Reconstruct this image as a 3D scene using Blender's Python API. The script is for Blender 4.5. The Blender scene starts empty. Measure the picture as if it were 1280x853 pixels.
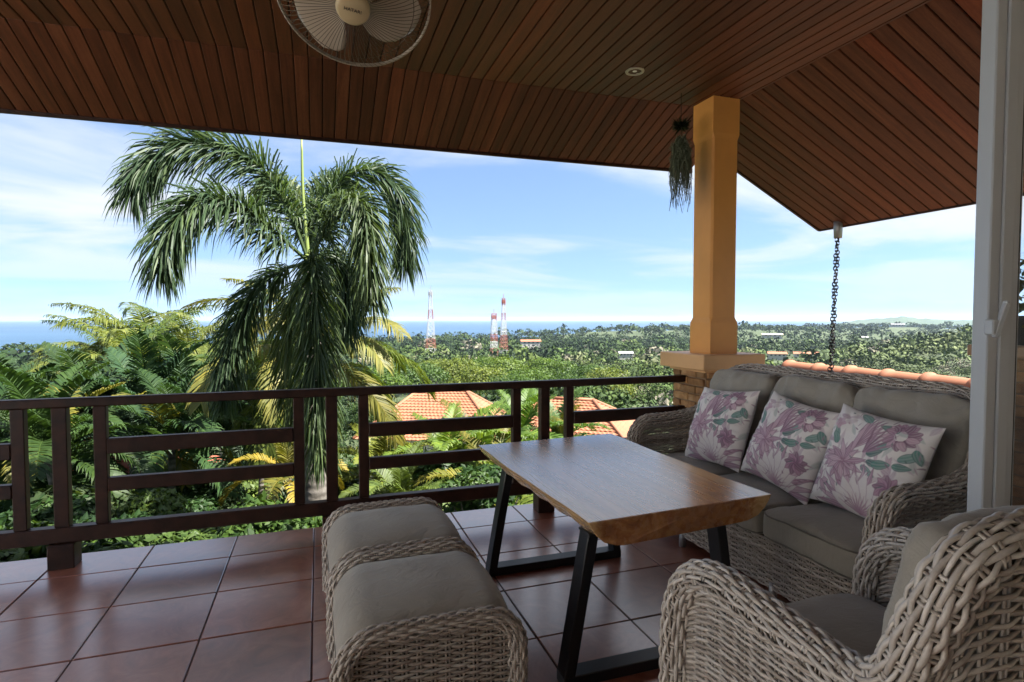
import bpy, math, random
import numpy as np
from mathutils import Vector, Matrix, noise as mnoise

random.seed(7)
RNG = np.random.default_rng(11)
SC = bpy.context.scene
COL = SC.collection
PI = math.pi
def R(d): return math.radians(d)

# ------------------------------------------------------------------ camera
EYE = 1.36
FOC, PCX, PCY = 712.0, 640.0, 426.5          # focal length and centre of the 1280x853 photograph
YAW, PITCH = math.atan2(242, FOC), math.atan2(27.0, FOC)
cam_d = bpy.data.cameras.new('camera')
cam = bpy.data.objects.new('camera', cam_d); COL.objects.link(cam)
cam_d.sensor_width = 36; cam_d.lens = FOC / 1280 * 36
cam_d.clip_start = 0.05; cam_d.clip_end = 60000
cam.location = (0, 0, EYE); cam.rotation_euler = (PI / 2 - PITCH, 0, -YAW)
SC.camera = cam
FW = np.array([math.sin(YAW) * math.cos(PITCH), math.cos(YAW) * math.cos(PITCH), -math.sin(PITCH)])
RT = np.array([math.cos(YAW), -math.sin(YAW), 0.0]); UP = np.cross(RT, FW)
def ray(x, y): return FW + RT * (x - PCX) / FOC - UP * (y - PCY) / FOC
def pix(x, y, r):                            # pixel + horizontal distance in metres -> point
    d = ray(x, y); return d * (r / math.hypot(d[0], d[1])) + np.array([0, 0, EYE])

# ------------------------------------------------------------------ sky, sun, exposure
SUN_EL, SUN_AZ = 55.0, 124.0                 # degrees; azimuth clockwise from +Y
w = bpy.data.worlds.new('World'); SC.world = w; w.use_nodes = True
nt = w.node_tree; N = nt.nodes; L = nt.links
for n in list(N): N.remove(n)
def nd(tree, kind, **kw):
    n = tree.nodes.new(kind)
    for k, v in kw.items(): setattr(n, k, v)
    return n
def mth(tree, op, a, b=None, c=None, clamp=False):
    n = nd(tree, 'ShaderNodeMath', operation=op, use_clamp=clamp)
    for i, v in enumerate((a, b, c)):
        if v is None: continue
        if isinstance(v, (int, float)): n.inputs[i].default_value = v
        else: tree.links.new(v, n.inputs[i])
    return n.outputs[0]
tc = nd(nt, 'ShaderNodeTexCoord')
sep = nd(nt, 'ShaderNodeSeparateXYZ'); L.new(tc.outputs['Generated'], sep.inputs[0])
zc = mth(nt, 'MAXIMUM', sep.outputs[2], 0.004); zs = mth(nt, 'ADD', mth(nt, 'MULTIPLY', zc, 0.85), 0.15)
cmb = nd(nt, 'ShaderNodeCombineXYZ')
L.new(sep.outputs[0], cmb.inputs[0]); L.new(sep.outputs[1], cmb.inputs[1]); L.new(zs, cmb.inputs[2])
sky = nd(nt, 'ShaderNodeTexSky', sky_type='NISHITA', sun_disc=False)
sky.sun_elevation = R(SUN_EL); sky.sun_rotation = R(SUN_AZ); sky.altitude = 40
sky.air_density = 1.0; sky.dust_density = 0.25; sky.ozone_density = 3.0
L.new(cmb.outputs[0], sky.inputs[0])
den = mth(nt, 'ADD', zc, 0.10)
cu = mth(nt, 'DIVIDE', sep.outputs[0], den); cv = mth(nt, 'DIVIDE', sep.outputs[1], den)
cp = nd(nt, 'ShaderNodeCombineXYZ'); L.new(cu, cp.inputs[0]); L.new(cv, cp.inputs[1])
mp = nd(nt, 'ShaderNodeMapping'); L.new(cp.outputs[0], mp.inputs[0])
mp.inputs['Rotation'].default_value = (0, 0, R(-24)); mp.inputs['Scale'].default_value = (0.62, 1.0, 1)
mp.inputs['Location'].default_value = (3.1, 1.7, 0)
n1 = nd(nt, 'ShaderNodeTexNoise', noise_dimensions='2D'); L.new(mp.outputs[0], n1.inputs['Vector'])
n1.inputs['Scale'].default_value = 0.62; n1.inputs['Detail'].default_value = 9; n1.inputs['Roughness'].default_value = 0.56
n1.inputs['Distortion'].default_value = 0.35
n2 = nd(nt, 'ShaderNodeTexNoise', noise_dimensions='2D'); L.new(mp.outputs[0], n2.inputs['Vector'])
n2.inputs['Scale'].default_value = 0.23; n2.inputs['Detail'].default_value = 3
sm = mth(nt, 'ADD', mth(nt, 'MULTIPLY', n1.outputs[0], 0.66), mth(nt, 'MULTIPLY', n2.outputs[0], 0.42))
rp = nd(nt, 'ShaderNodeMapRange', interpolation_type='SMOOTHSTEP'); L.new(sm, rp.inputs[0])
rp.inputs[1].default_value = 0.46; rp.inputs[2].default_value = 0.64
rp.inputs[3].default_value = 0.03; rp.inputs[4].default_value = 0.95
el_ = nd(nt, 'ShaderNodeMapRange', interpolation_type='SMOOTHSTEP'); L.new(sep.outputs[2], el_.inputs[0])
el_.inputs[1].default_value = 0.0; el_.inputs[2].default_value = 0.16; el_.inputs[3].default_value = 0.25; el_.inputs[4].default_value = 1.0   # clouds thin out towards the horizon
mx = nd(nt, 'ShaderNodeMix', data_type='RGBA'); L.new(mth(nt, 'MULTIPLY', rp.outputs[0], el_.outputs[0]), mx.inputs[0])
L.new(sky.outputs[0], mx.inputs[6]); mx.inputs[7].default_value = (4.0, 4.25, 4.6, 1)
bg = nd(nt, 'ShaderNodeBackground'); bg.inputs['Strength'].default_value = 0.05
L.new(mx.outputs[2], bg.inputs['Color'])
wo = nd(nt, 'ShaderNodeOutputWorld'); L.new(bg.outputs[0], wo.inputs[0])

sd = bpy.data.lights.new('sun', 'SUN'); sd.energy = 5.0; sd.angle = R(0.53); sd.color = (1.0, 0.95, 0.87)
so = bpy.data.objects.new('sun', sd); COL.objects.link(so)
sdir = Vector((math.sin(R(SUN_AZ)) * math.cos(R(SUN_EL)), math.cos(R(SUN_AZ)) * math.cos(R(SUN_EL)), math.sin(R(SUN_EL))))
so.rotation_euler = sdir.to_track_quat('Z', 'Y').to_euler(); so.location = (0, 0, 60)

SC.render.engine = 'CYCLES'
SC.view_settings.view_transform = 'Standard'; SC.view_settings.look = 'None'
SC.view_settings.exposure = 2.32; SC.view_settings.gamma = 1.0; SC.view_settings.use_curve_mapping = False
SC.cycles.use_denoising = True
SC.cycles.max_bounces = 10; SC.cycles.diffuse_bounces = 6; SC.cycles.glossy_bounces = 4
SC.cycles.transparent_max_bounces = 12; SC.cycles.volume_bounces = 0
SC.cycles.sample_clamp_indirect = 6.0

# ------------------------------------------------------------------ materials
MAT = {}
def mat(name, fn=None, **kw):
    m = bpy.data.materials.new(name); m.use_nodes = True; MAT[name] = m
    t = m.node_tree; b = t.nodes['Principled BSDF']
    b.inputs['Base Color'].default_value = tuple(kw.get('col', (0.5, 0.5, 0.5))) + (1,)
    b.inputs['Roughness'].default_value = kw.get('rough', 0.6)
    b.inputs['Metallic'].default_value = kw.get('metal', 0.0)
    if 'spec' in kw: b.inputs['Specular IOR Level'].default_value = kw['spec']
    if fn: fn(t, b)
    return m
def ramp(t, fac, stops, interp='LINEAR'):
    n = nd(t, 'ShaderNodeValToRGB'); n.color_ramp.interpolation = interp
    el = n.color_ramp.elements
    while len(el) < len(stops): el.new(0.5)
    for e, (p, c) in zip(el, stops): e.position = p; e.color = tuple(c) + (1,)
    t.links.new(fac, n.inputs[0]); return n.outputs[0]
def noise(t, vec, scale, detail=4, rough=0.55, dist=0.0):
    n = nd(t, 'ShaderNodeTexNoise'); n.inputs['Scale'].default_value = scale
    n.inputs['Detail'].default_value = detail; n.inputs['Roughness'].default_value = rough; n.inputs['Distortion'].default_value = dist
    if vec is not None: t.links.new(vec, n.inputs['Vector'])
    return n.outputs[0]
def objvec(t, scale=(1, 1, 1), shift=0.0):
    c = nd(t, 'ShaderNodeTexCoord'); v = c.outputs['Object']
    if shift:
        o = nd(t, 'ShaderNodeObjectInfo'); s = mth(t, 'MULTIPLY', o.outputs['Random'], shift)
        a = nd(t, 'ShaderNodeVectorMath', operation='ADD'); t.links.new(v, a.inputs[0])
        k = nd(t, 'ShaderNodeCombineXYZ'); t.links.new(s, k.inputs[0]); t.links.new(s, k.inputs[1]); t.links.new(s, k.inputs[2])
        t.links.new(k.outputs[0], a.inputs[1]); v = a.outputs[0]
    m = nd(t, 'ShaderNodeMapping'); m.inputs['Scale'].default_value = scale; t.links.new(v, m.inputs[0])
    return m.outputs[0]
def rnd(t): return nd(t, 'ShaderNodeObjectInfo').outputs['Random']
def mixc(t, fac, a, b, mode='MIX'):
    n = nd(t, 'ShaderNodeMix', data_type='RGBA', blend_type=mode)
    for i, v in ((0, fac), (6, a), (7, b)):
        if isinstance(v, (int, float)): n.inputs[i].default_value = v
        elif isinstance(v, tuple): n.inputs[i].default_value = v + (1,)
        else: t.links.new(v, n.inputs[i])
    return n.outputs[2]
def bump(t, b, h, strength=0.3, dist=0.01):
    n = nd(t, 'ShaderNodeBump'); n.inputs['Strength'].default_value = strength; n.inputs['Distance'].default_value = dist
    t.links.new(h, n.inputs['Height']); t.links.new(n.outputs[0], b.inputs['Normal'])
def attr(t, name): return nd(t, 'ShaderNodeAttribute', attribute_name=name)

def f_plank(t, b):
    v = objvec(t, (26, 1.6, 26), 40)
    g0 = noise(t, v, 1.0, 6, 0.62, 0.6); sp = noise(t, objvec(t, (160, 30, 160), 40), 1.0, 3, 0.7)
    g = mth(t, 'ADD', mth(t, 'MULTIPLY', g0, 0.72), mth(t, 'MULTIPLY', sp, 0.28))
    big = noise(t, objvec(t, (3, .7, 3), 60), 1.0, 3)
    c = ramp(t, g, [(0.25, (0.040, 0.012, 0.007)), (0.5, (0.112, 0.034, 0.017)), (0.78, (0.190, 0.070, 0.037))])
    o = rnd(t)
    tint = ramp(t, o, [(0.0, (0.66, 0.60, 0.58)), (0.3, (0.88, 0.84, 0.82)), (0.6, (1.02, 0.95, 0.88)), (0.85, (1.10, 1.10, 1.02)), (1.0, (1.5, 1.1, 0.9))])
    c = mixc(t, 1.0, c, tint, 'MULTIPLY')
    c = mixc(t, mth(t, 'MULTIPLY', big, 0.55), c, mixc(t, 1.0, c, (0.55, 0.55, 0.55), 'MULTIPLY'))
    t.links.new(c, b.inputs['Base Color'])
    t.links.new(mth(t, 'ADD', mth(t, 'MULTIPLY', g, 0.2), 0.42), b.inputs['Roughness']); b.inputs['Specular IOR Level'].default_value = 0.22
    bump(t, b, g, 0.25, 0.004)
mat('plank', f_plank)
mat('groove', col=(0.012, 0.007, 0.005), rough=0.9)
def f_railwood(t, b):
    g = noise(t, objvec(t, (14, 14, 14), 30), 1.0, 5)
    t.links.new(ramp(t, g, [(0.3, (0.014, 0.006, 0.004)), (0.7, (0.045, 0.017, 0.010))]), b.inputs['Base Color'])
    t.links.new(mth(t, 'ADD', mth(t, 'MULTIPLY', g, 0.25), 0.34), b.inputs['Roughness']); b.inputs['Specular IOR Level'].default_value = 0.3
    bump(t, b, g, 0.15, 0.004)
mat('rail_wood', f_railwood)
def f_tile(t, b):
    v = objvec(t, (1, 1, 1), 50)
    a = noise(t, v, 6.5, 6, 0.68, 1.2); f = noise(t, v, 22.0, 4, 0.6); o = rnd(t)
    c = ramp(t, a, [(0.25, (0.18, 0.050, 0.030)), (0.48, (0.30, 0.092, 0.052)), (0.62, (0.37, 0.135, 0.082)), (0.8, (0.43, 0.20, 0.135))])
    c = mixc(t, 1.0, c, ramp(t, o, [(0, (0.78, 0.74, 0.74)), (0.5, (1.0, 0.98, 0.97)), (1, (1.22, 1.2, 1.18))]), 'MULTIPLY')
    c = mixc(t, mth(t, 'MULTIPLY', f, 0.30), c, (0.16, 0.08, 0.065))
    t.links.new(c, b.inputs['Base Color'])
    t.links.new(mth(t, 'ADD', mth(t, 'MULTIPLY', a, 0.16), 0.26), b.inputs['Roughness'])
    b.inputs['Specular IOR Level'].default_value = 1.0; b.inputs['Coat Weight'].default_value = 1.0; b.inputs['Coat Roughness'].default_value = 0.24; b.inputs['Coat IOR'].default_value = 1.85
    bump(t, b, mth(t, 'ADD', a, mth(t, 'MULTIPLY', f, 0.3)), 0.10, 0.006)
mat('tile', f_tile)
mat('grout', col=(0.085, 0.036, 0.028), rough=0.85)
def f_stucco(c0):
    def f(t, b):
        v = objvec(t); a = noise(t, v, 3.0, 5); s = noise(t, v, 160, 3)
        t.links.new(ramp(t, a, [(0.3, tuple(x * 0.90 for x in c0)), (0.7, tuple(min(1, x * 1.06) for x in c0))]), b.inputs['Base Color'])
        bump(t, b, s, 0.16, 0.003)
    return f
mat('orange_paint', f_stucco((0.74, 0.335, 0.085)), rough=0.55)
mat('cap_paint', f_stucco((0.74, 0.42, 0.19)), rough=0.5)
mat('cream_wall', f_stucco((0.74, 0.66, 0.54)), rough=0.8)
mat('bounce_white', f_stucco((0.80, 0.78, 0.74)), rough=0.8)  # for the added bounce wall only
mat('white_wall', f_stucco((0.36, 0.34, 0.32)), rough=0.8)
def f_brick(t, b):
    v = objvec(t, (1, 1, 1), 30); a = noise(t, v, 14, 5); s = noise(t, v, 60, 4); o = rnd(t)
    c = ramp(t, a, [(0.3, (0.23, 0.115, 0.048)), (0.55, (0.40, 0.225, 0.10)), (0.75, (0.53, 0.35, 0.19))])
    c = mixc(t, 1.0, c, ramp(t, o, [(0, (0.65, 0.6, 0.55)), (0.5, (1, 0.95, 0.9)), (1, (1.25, 1.15, 1.0))]), 'MULTIPLY')
    t.links.new(c, b.inputs['Base Color']); b.inputs['Roughness'].default_value = 0.85
    bump(t, b, s, 0.5, 0.006)
mat('brick', f_brick)
mat('mortar', col=(0.26, 0.17, 0.10), rough=0.95)
def f_wicker(t, b):
    at = attr(t, 'var'); g = noise(t, objvec(t), 90, 3)
    k = mth(t, 'ADD', mth(t, 'MULTIPLY', at.outputs['Fac'], 0.7), mth(t, 'MULTIPLY', g, 0.35))
    t.links.new(ramp(t, k, [(0.1, (0.125, 0.095, 0.074)), (0.45, (0.33, 0.282, 0.24)), (0.9, (0.60, 0.555, 0.505))]), b.inputs['Base Color'])
    b.inputs['Roughness'].default_value = 0.42
mat('wicker', f_wicker)
mat('wicker_core', col=(0.10, 0.075, 0.055), rough=0.9)
def f_bounce_stone(t, b):
    a = noise(t, objvec(t), 3, 5)
    t.links.new(ramp(t, a, [(0.3, (0.52, 0.48, 0.41)), (0.7, (0.66, 0.62, 0.55))]), b.inputs['Base Color'])
mat('pale_stone', f_bounce_stone, rough=0.7)  # light stone of the unseen paving added for bounce light
def f_fabric(c0, c1):
    def f(t, b):
        v = objvec(t); a = noise(t, v, 5, 4); wv = noise(t, v, 420, 2, 0.7)
        c = ramp(t, a, [(0.3, c0), (0.7, c1)])
        c = mixc(t, mth(t, 'MULTIPLY', wv, 0.45), c, tuple(x * 0.55 for x in c0))
        t.links.new(c, b.inputs['Base Color']); b.inputs['Roughness'].default_value = 0.92
        b.inputs['Sheen Weight'].default_value = 0.25; b.inputs['Specular IOR Level'].default_value = 0.2
        cr = noise(t, objvec(t, (1, 1.6, 1)), 7.5, 3, 0.5, 1.6)
        rid = mth(t, 'ABSOLUTE', mth(t, 'SUBTRACT', cr, 0.5))
        bump(t, b, mth(t, 'ADD', mth(t, 'MULTIPLY', wv, 0.16), mth(t, 'MULTIPLY', mth(t, 'POWER', rid, 0.8), 1.5)), 0.32, 0.012)
    return f
mat('taupe', f_fabric((0.30, 0.275, 0.235), (0.37, 0.345, 0.30)))
mat('piping', f_fabric((0.16, 0.145, 0.12), (0.21, 0.19, 0.165)))
def f_print(t, b):
    at = attr(t, 'print'); wv = noise(t, objvec(t), 380, 2, 0.7)
    c = mixc(t, mth(t, 'MULTIPLY', wv, 0.22), at.outputs['Color'], (0.42, 0.39, 0.40))
    t.links.new(c, b.inputs['Base Color']); b.inputs['Roughness'].default_value = 0.9
    b.inputs['Specular IOR Level'].default_value = 0.2; bump(t, b, wv, 0.25, 0.002)
mat('floral_print', f_print)
def f_slab(t, b):
    v = objvec(t, (1, 1, 1)); s = nd(t, 'ShaderNodeSeparateXYZ'); t.links.new(nd(t, 'ShaderNodeTexCoord').outputs['Object'], s.inputs[0])
    mpv = objvec(t, (7, 0.55, 9)); g = noise(t, mpv, 1.6, 6, 0.6, 1.4); fine = noise(t, objvec(t, (28, 1.2, 28)), 1.0, 4)
    edge = mth(t, 'MULTIPLY', mth(t, 'ABSOLUTE', s.outputs[0]), 1 / 0.42)
    ew = mth(t, 'ADD', edge, mth(t, 'MULTIPLY', mth(t, 'SUBTRACT', g, 0.5), 0.35))
    heart = ramp(t, g, [(0.25, (0.16, 0.055, 0.020)), (0.45, (0.32, 0.130, 0.045)), (0.6, (0.44, 0.205, 0.075)), (0.8, (0.54, 0.29, 0.115))])
    sap = ramp(t, g, [(0.3, (0.46, 0.26, 0.10)), (0.7, (0.62, 0.41, 0.20))])
    m = nd(t, 'ShaderNodeMapRange', interpolation_type='SMOOTHSTEP'); t.links.new(ew, m.inputs[0]); m.inputs[1].default_value = 0.72; m.inputs[2].default_value = 0.90
    c = mixc(t, m.outputs[0], heart, sap)
    c = mixc(t, mth(t, 'MULTIPLY', fine, 0.3), c, mixc(t, 1.0, c, (0.6, 0.55, 0.5), 'MULTIPLY'))
    t.links.new(c, b.inputs['Base Color']); b.inputs['Roughness'].default_value = 0.24
    t.links.new(mth(t, 'ADD', mth(t, 'MULTIPLY', fine, 0.14), 0.20), b.inputs['Roughness'])
    b.inputs['Coat Weight'].default_value = 0.8; b.inputs['Coat Roughness'].default_value = 0.18
    bump(t, b, fine, 0.06, 0.003)
mat('slab_wood', f_slab)
mat('black_steel', lambda t, b: bump(t, b, noise(t, objvec(t), 120, 2), 0.08, 0.002), col=(0.012, 0.012, 0.014), rough=0.38)
mat('white_alu', col=(0.40, 0.43, 0.47), rough=0.35)
mat('rubber', col=(0.012, 0.012, 0.012), rough=0.6)
mat('chrome', col=(0.6, 0.6, 0.6), rough=0.25, metal=1.0)
def f_glass(t, b):
    b.inputs['Base Color'].default_value = (0.93, 0.97, 0.96, 1); b.inputs['Roughness'].default_value = 0.0
    b.inputs['Transmission Weight'].default_value = 1.0; b.inputs['IOR'].default_value = 1.45
mat('glass', f_glass)
mat('fan_plastic', col=(0.40, 0.34, 0.27), rough=0.35)
mat('fan_hub', col=(0.44, 0.35, 0.21), rough=0.4)
mat('fan_wire', col=(0.11, 0.085, 0.06), rough=0.35, metal=0.8)
mat('fan_rim', col=(0.38, 0.33, 0.27), rough=0.35, metal=0.3)
mat('ink', col=(0.03, 0.03, 0.03), rough=0.5)
mat('lamp_glass', col=(0.78, 0.78, 0.74), rough=0.12)
mat('iron', col=(0.020, 0.018, 0.020), rough=0.5, metal=0.6)
mat('zinc', col=(0.36, 0.35, 0.36), rough=0.45, metal=0.5)
def f_clay(c0):
    def f(t, b):
        v = objvec(t, (1, 1, 1), 20); a = noise(t, v, 1.3, 5); s = noise(t, v, 9, 4)
        c = ramp(t, a, [(0.3, tuple(x * 0.75 for x in c0)), (0.7, tuple(x * 1.12 for x in c0))])
        c = mixc(t, mth(t, 'MULTIPLY', s, 0.4), c, tuple(x * 0.55 for x in c0))
        t.links.new(c, b.inputs['Base Color'])
    return f
mat('clay', f_clay((0.29, 0.108, 0.052)), rough=0.75)
mat('clay_red', f_clay((0.29, 0.078, 0.042)), rough=0.75)
def f_leaf(t, b):
    oi = nd(t, 'ShaderNodeObjectInfo'); at = attr(t, 'var')
    k = ramp(t, at.outputs['Fac'], [(0.0, (0.34, 0.40, 0.40)), (0.5, (0.67, 0.67, 0.67)), (1.0, (1.15, 1.0, 0.72))])
    c = mixc(t, 1.0, oi.outputs['Color'], k, 'MULTIPLY')
    t.links.new(c, b.inputs['Base Color']); b.inputs['Roughness'].default_value = 0.5; b.inputs['Specular IOR Level'].default_value = 0.22
    tr = nd(t, 'ShaderNodeBsdfTranslucent'); t.links.new(mixc(t, 1.0, c, (1.25, 1.3, 0.5), 'MULTIPLY'), tr.inputs[0])
    ms = nd(t, 'ShaderNodeMixShader'); ms.inputs[0].default_value = 0.30
    t.links.new(b.outputs[0], ms.inputs[1]); t.links.new(tr.outputs[0], ms.inputs[2])
    t.links.new(ms.outputs[0], t.nodes['Material Output'].inputs[0])
mat('leaf', f_leaf)
def f_forest(t, b):
    at = attr(t, 'tint'); vv = attr(t, 'var')
    k = ramp(t, vv.outputs['Fac'], [(0.0, (0.34, 0.38, 0.36)), (1.0, (0.85, 0.83, 0.74))])
    c = mixc(t, 1.0, at.outputs['Color'], k, 'MULTIPLY')
    t.links.new(c, b.inputs['Base Color']); b.inputs['Roughness'].default_value = 0.7; b.inputs['Specular IOR Level'].default_value = 0.15
mat('forest', f_forest)
def f_bark(t, b):
    v = objvec(t, (1, 1, 1)); s = nd(t, 'ShaderNodeSeparateXYZ'); t.links.new(nd(t, 'ShaderNodeTexCoord').outputs['Object'], s.inputs[0])
    rings = mth(t, 'SINE', mth(t, 'ADD', mth(t, 'MULTIPLY', s.outputs[2], 62), mth(t, 'MULTIPLY', noise(t, v, 6, 3), 5)))
    a = noise(t, v, 9, 5)
    k = mth(t, 'ADD', mth(t, 'MULTIPLY', rings, 0.12), a)
    t.links.new(ramp(t, k, [(0.25, (0.04, 0.033, 0.026)), (0.5, (0.09, 0.08, 0.068)), (0.75, (0.15, 0.135, 0.12))]), b.inputs['Base Color'])
    b.inputs['Roughness'].default_value = 0.9; bump(t, b, k, 0.6, 0.02)
mat('bark', f_bark)
mat('stem_green', col=(0.16, 0.21, 0.05), rough=0.5)
mat('moss', col=(0.105, 0.12, 0.075), rough=0.9)
def f_ground(t, b):
    v = nd(t, 'ShaderNodeNewGeometry').outputs['Position']
    a = noise(t, v, 0.02, 6, 0.6); s = noise(t, v, 0.35, 6, 0.65)
    k = mth(t, 'ADD', mth(t, 'MULTIPLY', a, 0.6), mth(t, 'MULTIPLY', s, 0.4))
    t.links.new(ramp(t, k, [(0.3, (0.016, 0.03, 0.009)), (0.5, (0.036, 0.055, 0.016)), (0.62, (0.065, 0.078, 0.03)), (0.75, (0.11, 0.10, 0.06))]), b.inputs['Base Color'])
    b.inputs['Roughness'].default_value = 0.95
mat('ground', f_ground)
def f_sea(t, b):
    v = nd(t, 'ShaderNodeNewGeometry').outputs['Position']
    m = nd(t, 'ShaderNodeMapping'); m.inputs['Scale'].default_value = (0.0006, 0.0020, 1); m.inputs['Rotation'].default_value = (0, 0, 0.3); t.links.new(v, m.inputs[0])
    a = noise(t, m.outputs[0], 1.0, 5, 0.6)
    t.links.new(ramp(t, a, [(0.3, (0.022, 0.055, 0.105)), (0.7, (0.036, 0.082, 0.145))]), b.inputs['Base Color'])
    b.inputs['Roughness'].default_value = 0.45; b.inputs['IOR'].default_value = 1.33; b.inputs['Specular IOR Level'].default_value = 0.28
    bump(t, b, noise(t, v, 0.25, 5, 0.65), 0.9, 0.7)
mat('sea', f_sea)
mat('sand', col=(0.5, 0.42, 0.3), rough=0.9)
mat('tower_red', col=(0.26, 0.07, 0.045), rough=0.5)
mat('tower_white', col=(0.42, 0.42, 0.42), rough=0.5)
mat('window_dark', col=(0.03, 0.04, 0.05), rough=0.15)
mat('blue_plastic', col=(0.03, 0.14, 0.45), rough=0.5)
mat('timber', f_stucco((0.36, 0.22, 0.12)), rough=0.5)

# ------------------------------------------------------------------ mesh helpers
class MB:
    """collects vertices, quads and triangles with a per-vertex shade value"""
    def __init__(s): s.V = []; s.Q = []; s.T = []; s.A = []; s.n = 0
    def add(s, v, q=None, t=None, a=0.5):
        v = np.asarray(v, float).reshape(-1, 3)
        if q is not None and len(q): s.Q.append(np.asarray(q, np.int64).reshape(-1, 4) + s.n)
        if t is not None and len(t): s.T.append(np.asarray(t, np.int64).reshape(-1, 3) + s.n)
        s.V.append(v); s.A.append(np.broadcast_to(np.asarray(a, float), (len(v),)) if np.ndim(a) == 0 else np.asarray(a, float)); s.n += len(v)
        return s
    def box(s, c, size, rot=None, bev=0.0):
        hx, hy, hz = [x / 2 for x in size]; b = min(bev, hx * .9, hy * .9, hz * .9)
        if b <= 0:
            v = np.array([[x, y, z] for x in (-hx, hx) for y in (-hy, hy) for z in (-hz, hz)])
            q = [[0, 1, 3, 2], [4, 6, 7, 5], [0, 4, 5, 1], [2, 3, 7, 6], [0, 2, 6, 4], [1, 5, 7, 3]]; t = []
        else:
            v = []; idx = {}
            for sx in (-1, 1):
                for sy in (-1, 1):
                    for sz in (-1, 1):
                        for ax in range(3):
                            p = [sx * (hx - b), sy * (hy - b), sz * (hz - b)]; p[ax] += (sx, sy, sz)[ax] * b
                            idx[(sx, sy, sz, ax)] = len(v); v.append(p)
            v = np.array(v); q = []; t = []
            for ax in range(3):
                u, w_ = [(1, 2), (2, 0), (0, 1)][ax]
                for sg in (-1, 1):
                    ring = []
                    for a_, b_ in ((-1, -1), (1, -1), (1, 1), (-1, 1)):
                        k = [0, 0, 0]; k[ax] = sg; k[u] = a_; k[w_] = b_; ring.append(idx[(k[0], k[1], k[2], ax)])
                    q.append(ring if sg > 0 else ring[::-1])
                for s1 in (-1, 1):
                    for s2 in (-1, 1):
                        k1 = [0, 0, 0]; k1[ax] = -1; k1[u] = s1; k1[w_] = s2; k2 = list(k1); k2[ax] = 1
                        f = [idx[(*k1, u)], idx[(*k2, u)], idx[(*k2, w_)], idx[(*k1, w_)]]
                        q.append(f if s1 * s2 > 0 else f[::-1])
            for sx in (-1, 1):
                for sy in (-1, 1):
                    for sz in (-1, 1):
                        f = [idx[(sx, sy, sz, 0)], idx[(sx, sy, sz, 1)], idx[(sx, sy, sz, 2)]]
                        t.append(f if sx * sy * sz > 0 else f[::-1])
        if rot is not None: v = v @ np.array(rot).T
        return s.add(v + np.array(c), q, t)
    def bar(s, a, b, wd, ht, up=(0, 0, 1), bev=0.0):
        a = np.array(a, float); b = np.array(b, float); d = b - a; ln = np.linalg.norm(d); y = d / ln
        x = np.cross(y, np.array(up, float)); x /= np.linalg.norm(x); z = np.cross(x, y)
        return s.box((a + b) / 2, (wd, ln, ht), np.stack([x, y, z], 1), bev)
    def tube(s, pts, r, k=6, cap=True, a=0.5, flat=1.0, ref=None):
        p = np.asarray(pts, float); n = len(p); r = np.broadcast_to(np.asarray(r, float), (n,))
        tg = np.gradient(p, axis=0); tg /= np.linalg.norm(tg, axis=1)[:, None] + 1e-12
        if ref is None:
            rf = np.array([0, 0, 1.0]) if abs(tg[:, 2]).mean() < 0.75 else np.array([1.0, 0, 0])
            nn = rf[None] - (tg @ rf)[:, None] * tg
        else: nn = ref - (np.sum(ref * tg, 1))[:, None] * tg
        nn /= np.linalg.norm(nn, axis=1)[:, None] + 1e-12
        bb = np.cross(tg, nn); an = np.arange(k) * 2 * PI / k
        v = p[:, None] + r[:, None, None] * (np.cos(an)[None, :, None] * nn[:, None] * flat + np.sin(an)[None, :, None] * bb[:, None])
        i = np.arange(n - 1)[:, None] * k; j = np.arange(k)[None]; j2 = (j + 1) % k
        q = np.stack([i + j, i + j2, i + k + j2, i + k + j], -1).reshape(-1, 4)
        v = v.reshape(-1, 3); t = []
        if cap:
            v = np.vstack([v, p[:1], p[-1:]]); m = n * k
            for jj in range(k):
                t.append([m, (jj + 1) % k, jj]); t.append([m + 1, (n - 1) * k + jj, (n - 1) * k + (jj + 1) % k])
        return s.add(v, q, t, a)
    def grid(s, P, a=0.5, flip=False):           # P (n,m,3)
        n, m = P.shape[:2]; i = np.arange(n - 1)[:, None] * m; j = np.arange(m - 1)[None]
        q = np.stack([i + j, i + m + j, i + m + j + 1, i + j + 1], -1).reshape(-1, 4)
        if flip: q = q[:, ::-1]
        return s.add(P.reshape(-1, 3), q, None, a)
    def data(s, name, m, smooth=False):
        me = bpy.data.meshes.new(name)
        V = np.vstack(s.V); Q = np.vstack(s.Q) if s.Q else np.zeros((0, 4), np.int64); T = np.vstack(s.T) if s.T else np.zeros((0, 3), np.int64)
        me.vertices.add(len(V)); me.vertices.foreach_set('co', V.astype(np.float32).ravel())
        nl = Q.size + T.size; me.loops.add(nl)
        me.loops.foreach_set('vertex_index', np.concatenate([Q.ravel(), T.ravel()]).astype(np.int32))
        st = np.concatenate([np.arange(len(Q)) * 4, Q.size + np.arange(len(T)) * 3]).astype(np.int32)
        me.polygons.add(len(st)); me.polygons.foreach_set('loop_start', st)
        me.polygons.foreach_set('use_smooth', np.full(len(st), bool(smooth)))
        at = me.attributes.new('var', 'FLOAT', 'POINT'); at.data.foreach_set('value', np.concatenate(s.A).astype(np.float32))
        me.update(calc_edges=True); me.validate()
        if m: me.materials.append(MAT[m])
        return me
    def build(s, name, m, parent=None, smooth=False, origin=None):
        if origin is not None: s.V = [v - np.array(origin) for v in s.V]
        o = bpy.data.objects.new(name, s.data(name, m, smooth)); COL.objects.link(o)
        if origin is not None: o.location = tuple(origin)
        if parent: o.parent = parent
        return o
def tag(o, label=None, cat=None, group=None, kind=None):
    for k, v in (('label', label), ('category', cat), ('group', group), ('kind', kind)):
        if v: o[k] = v
    return o
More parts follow.
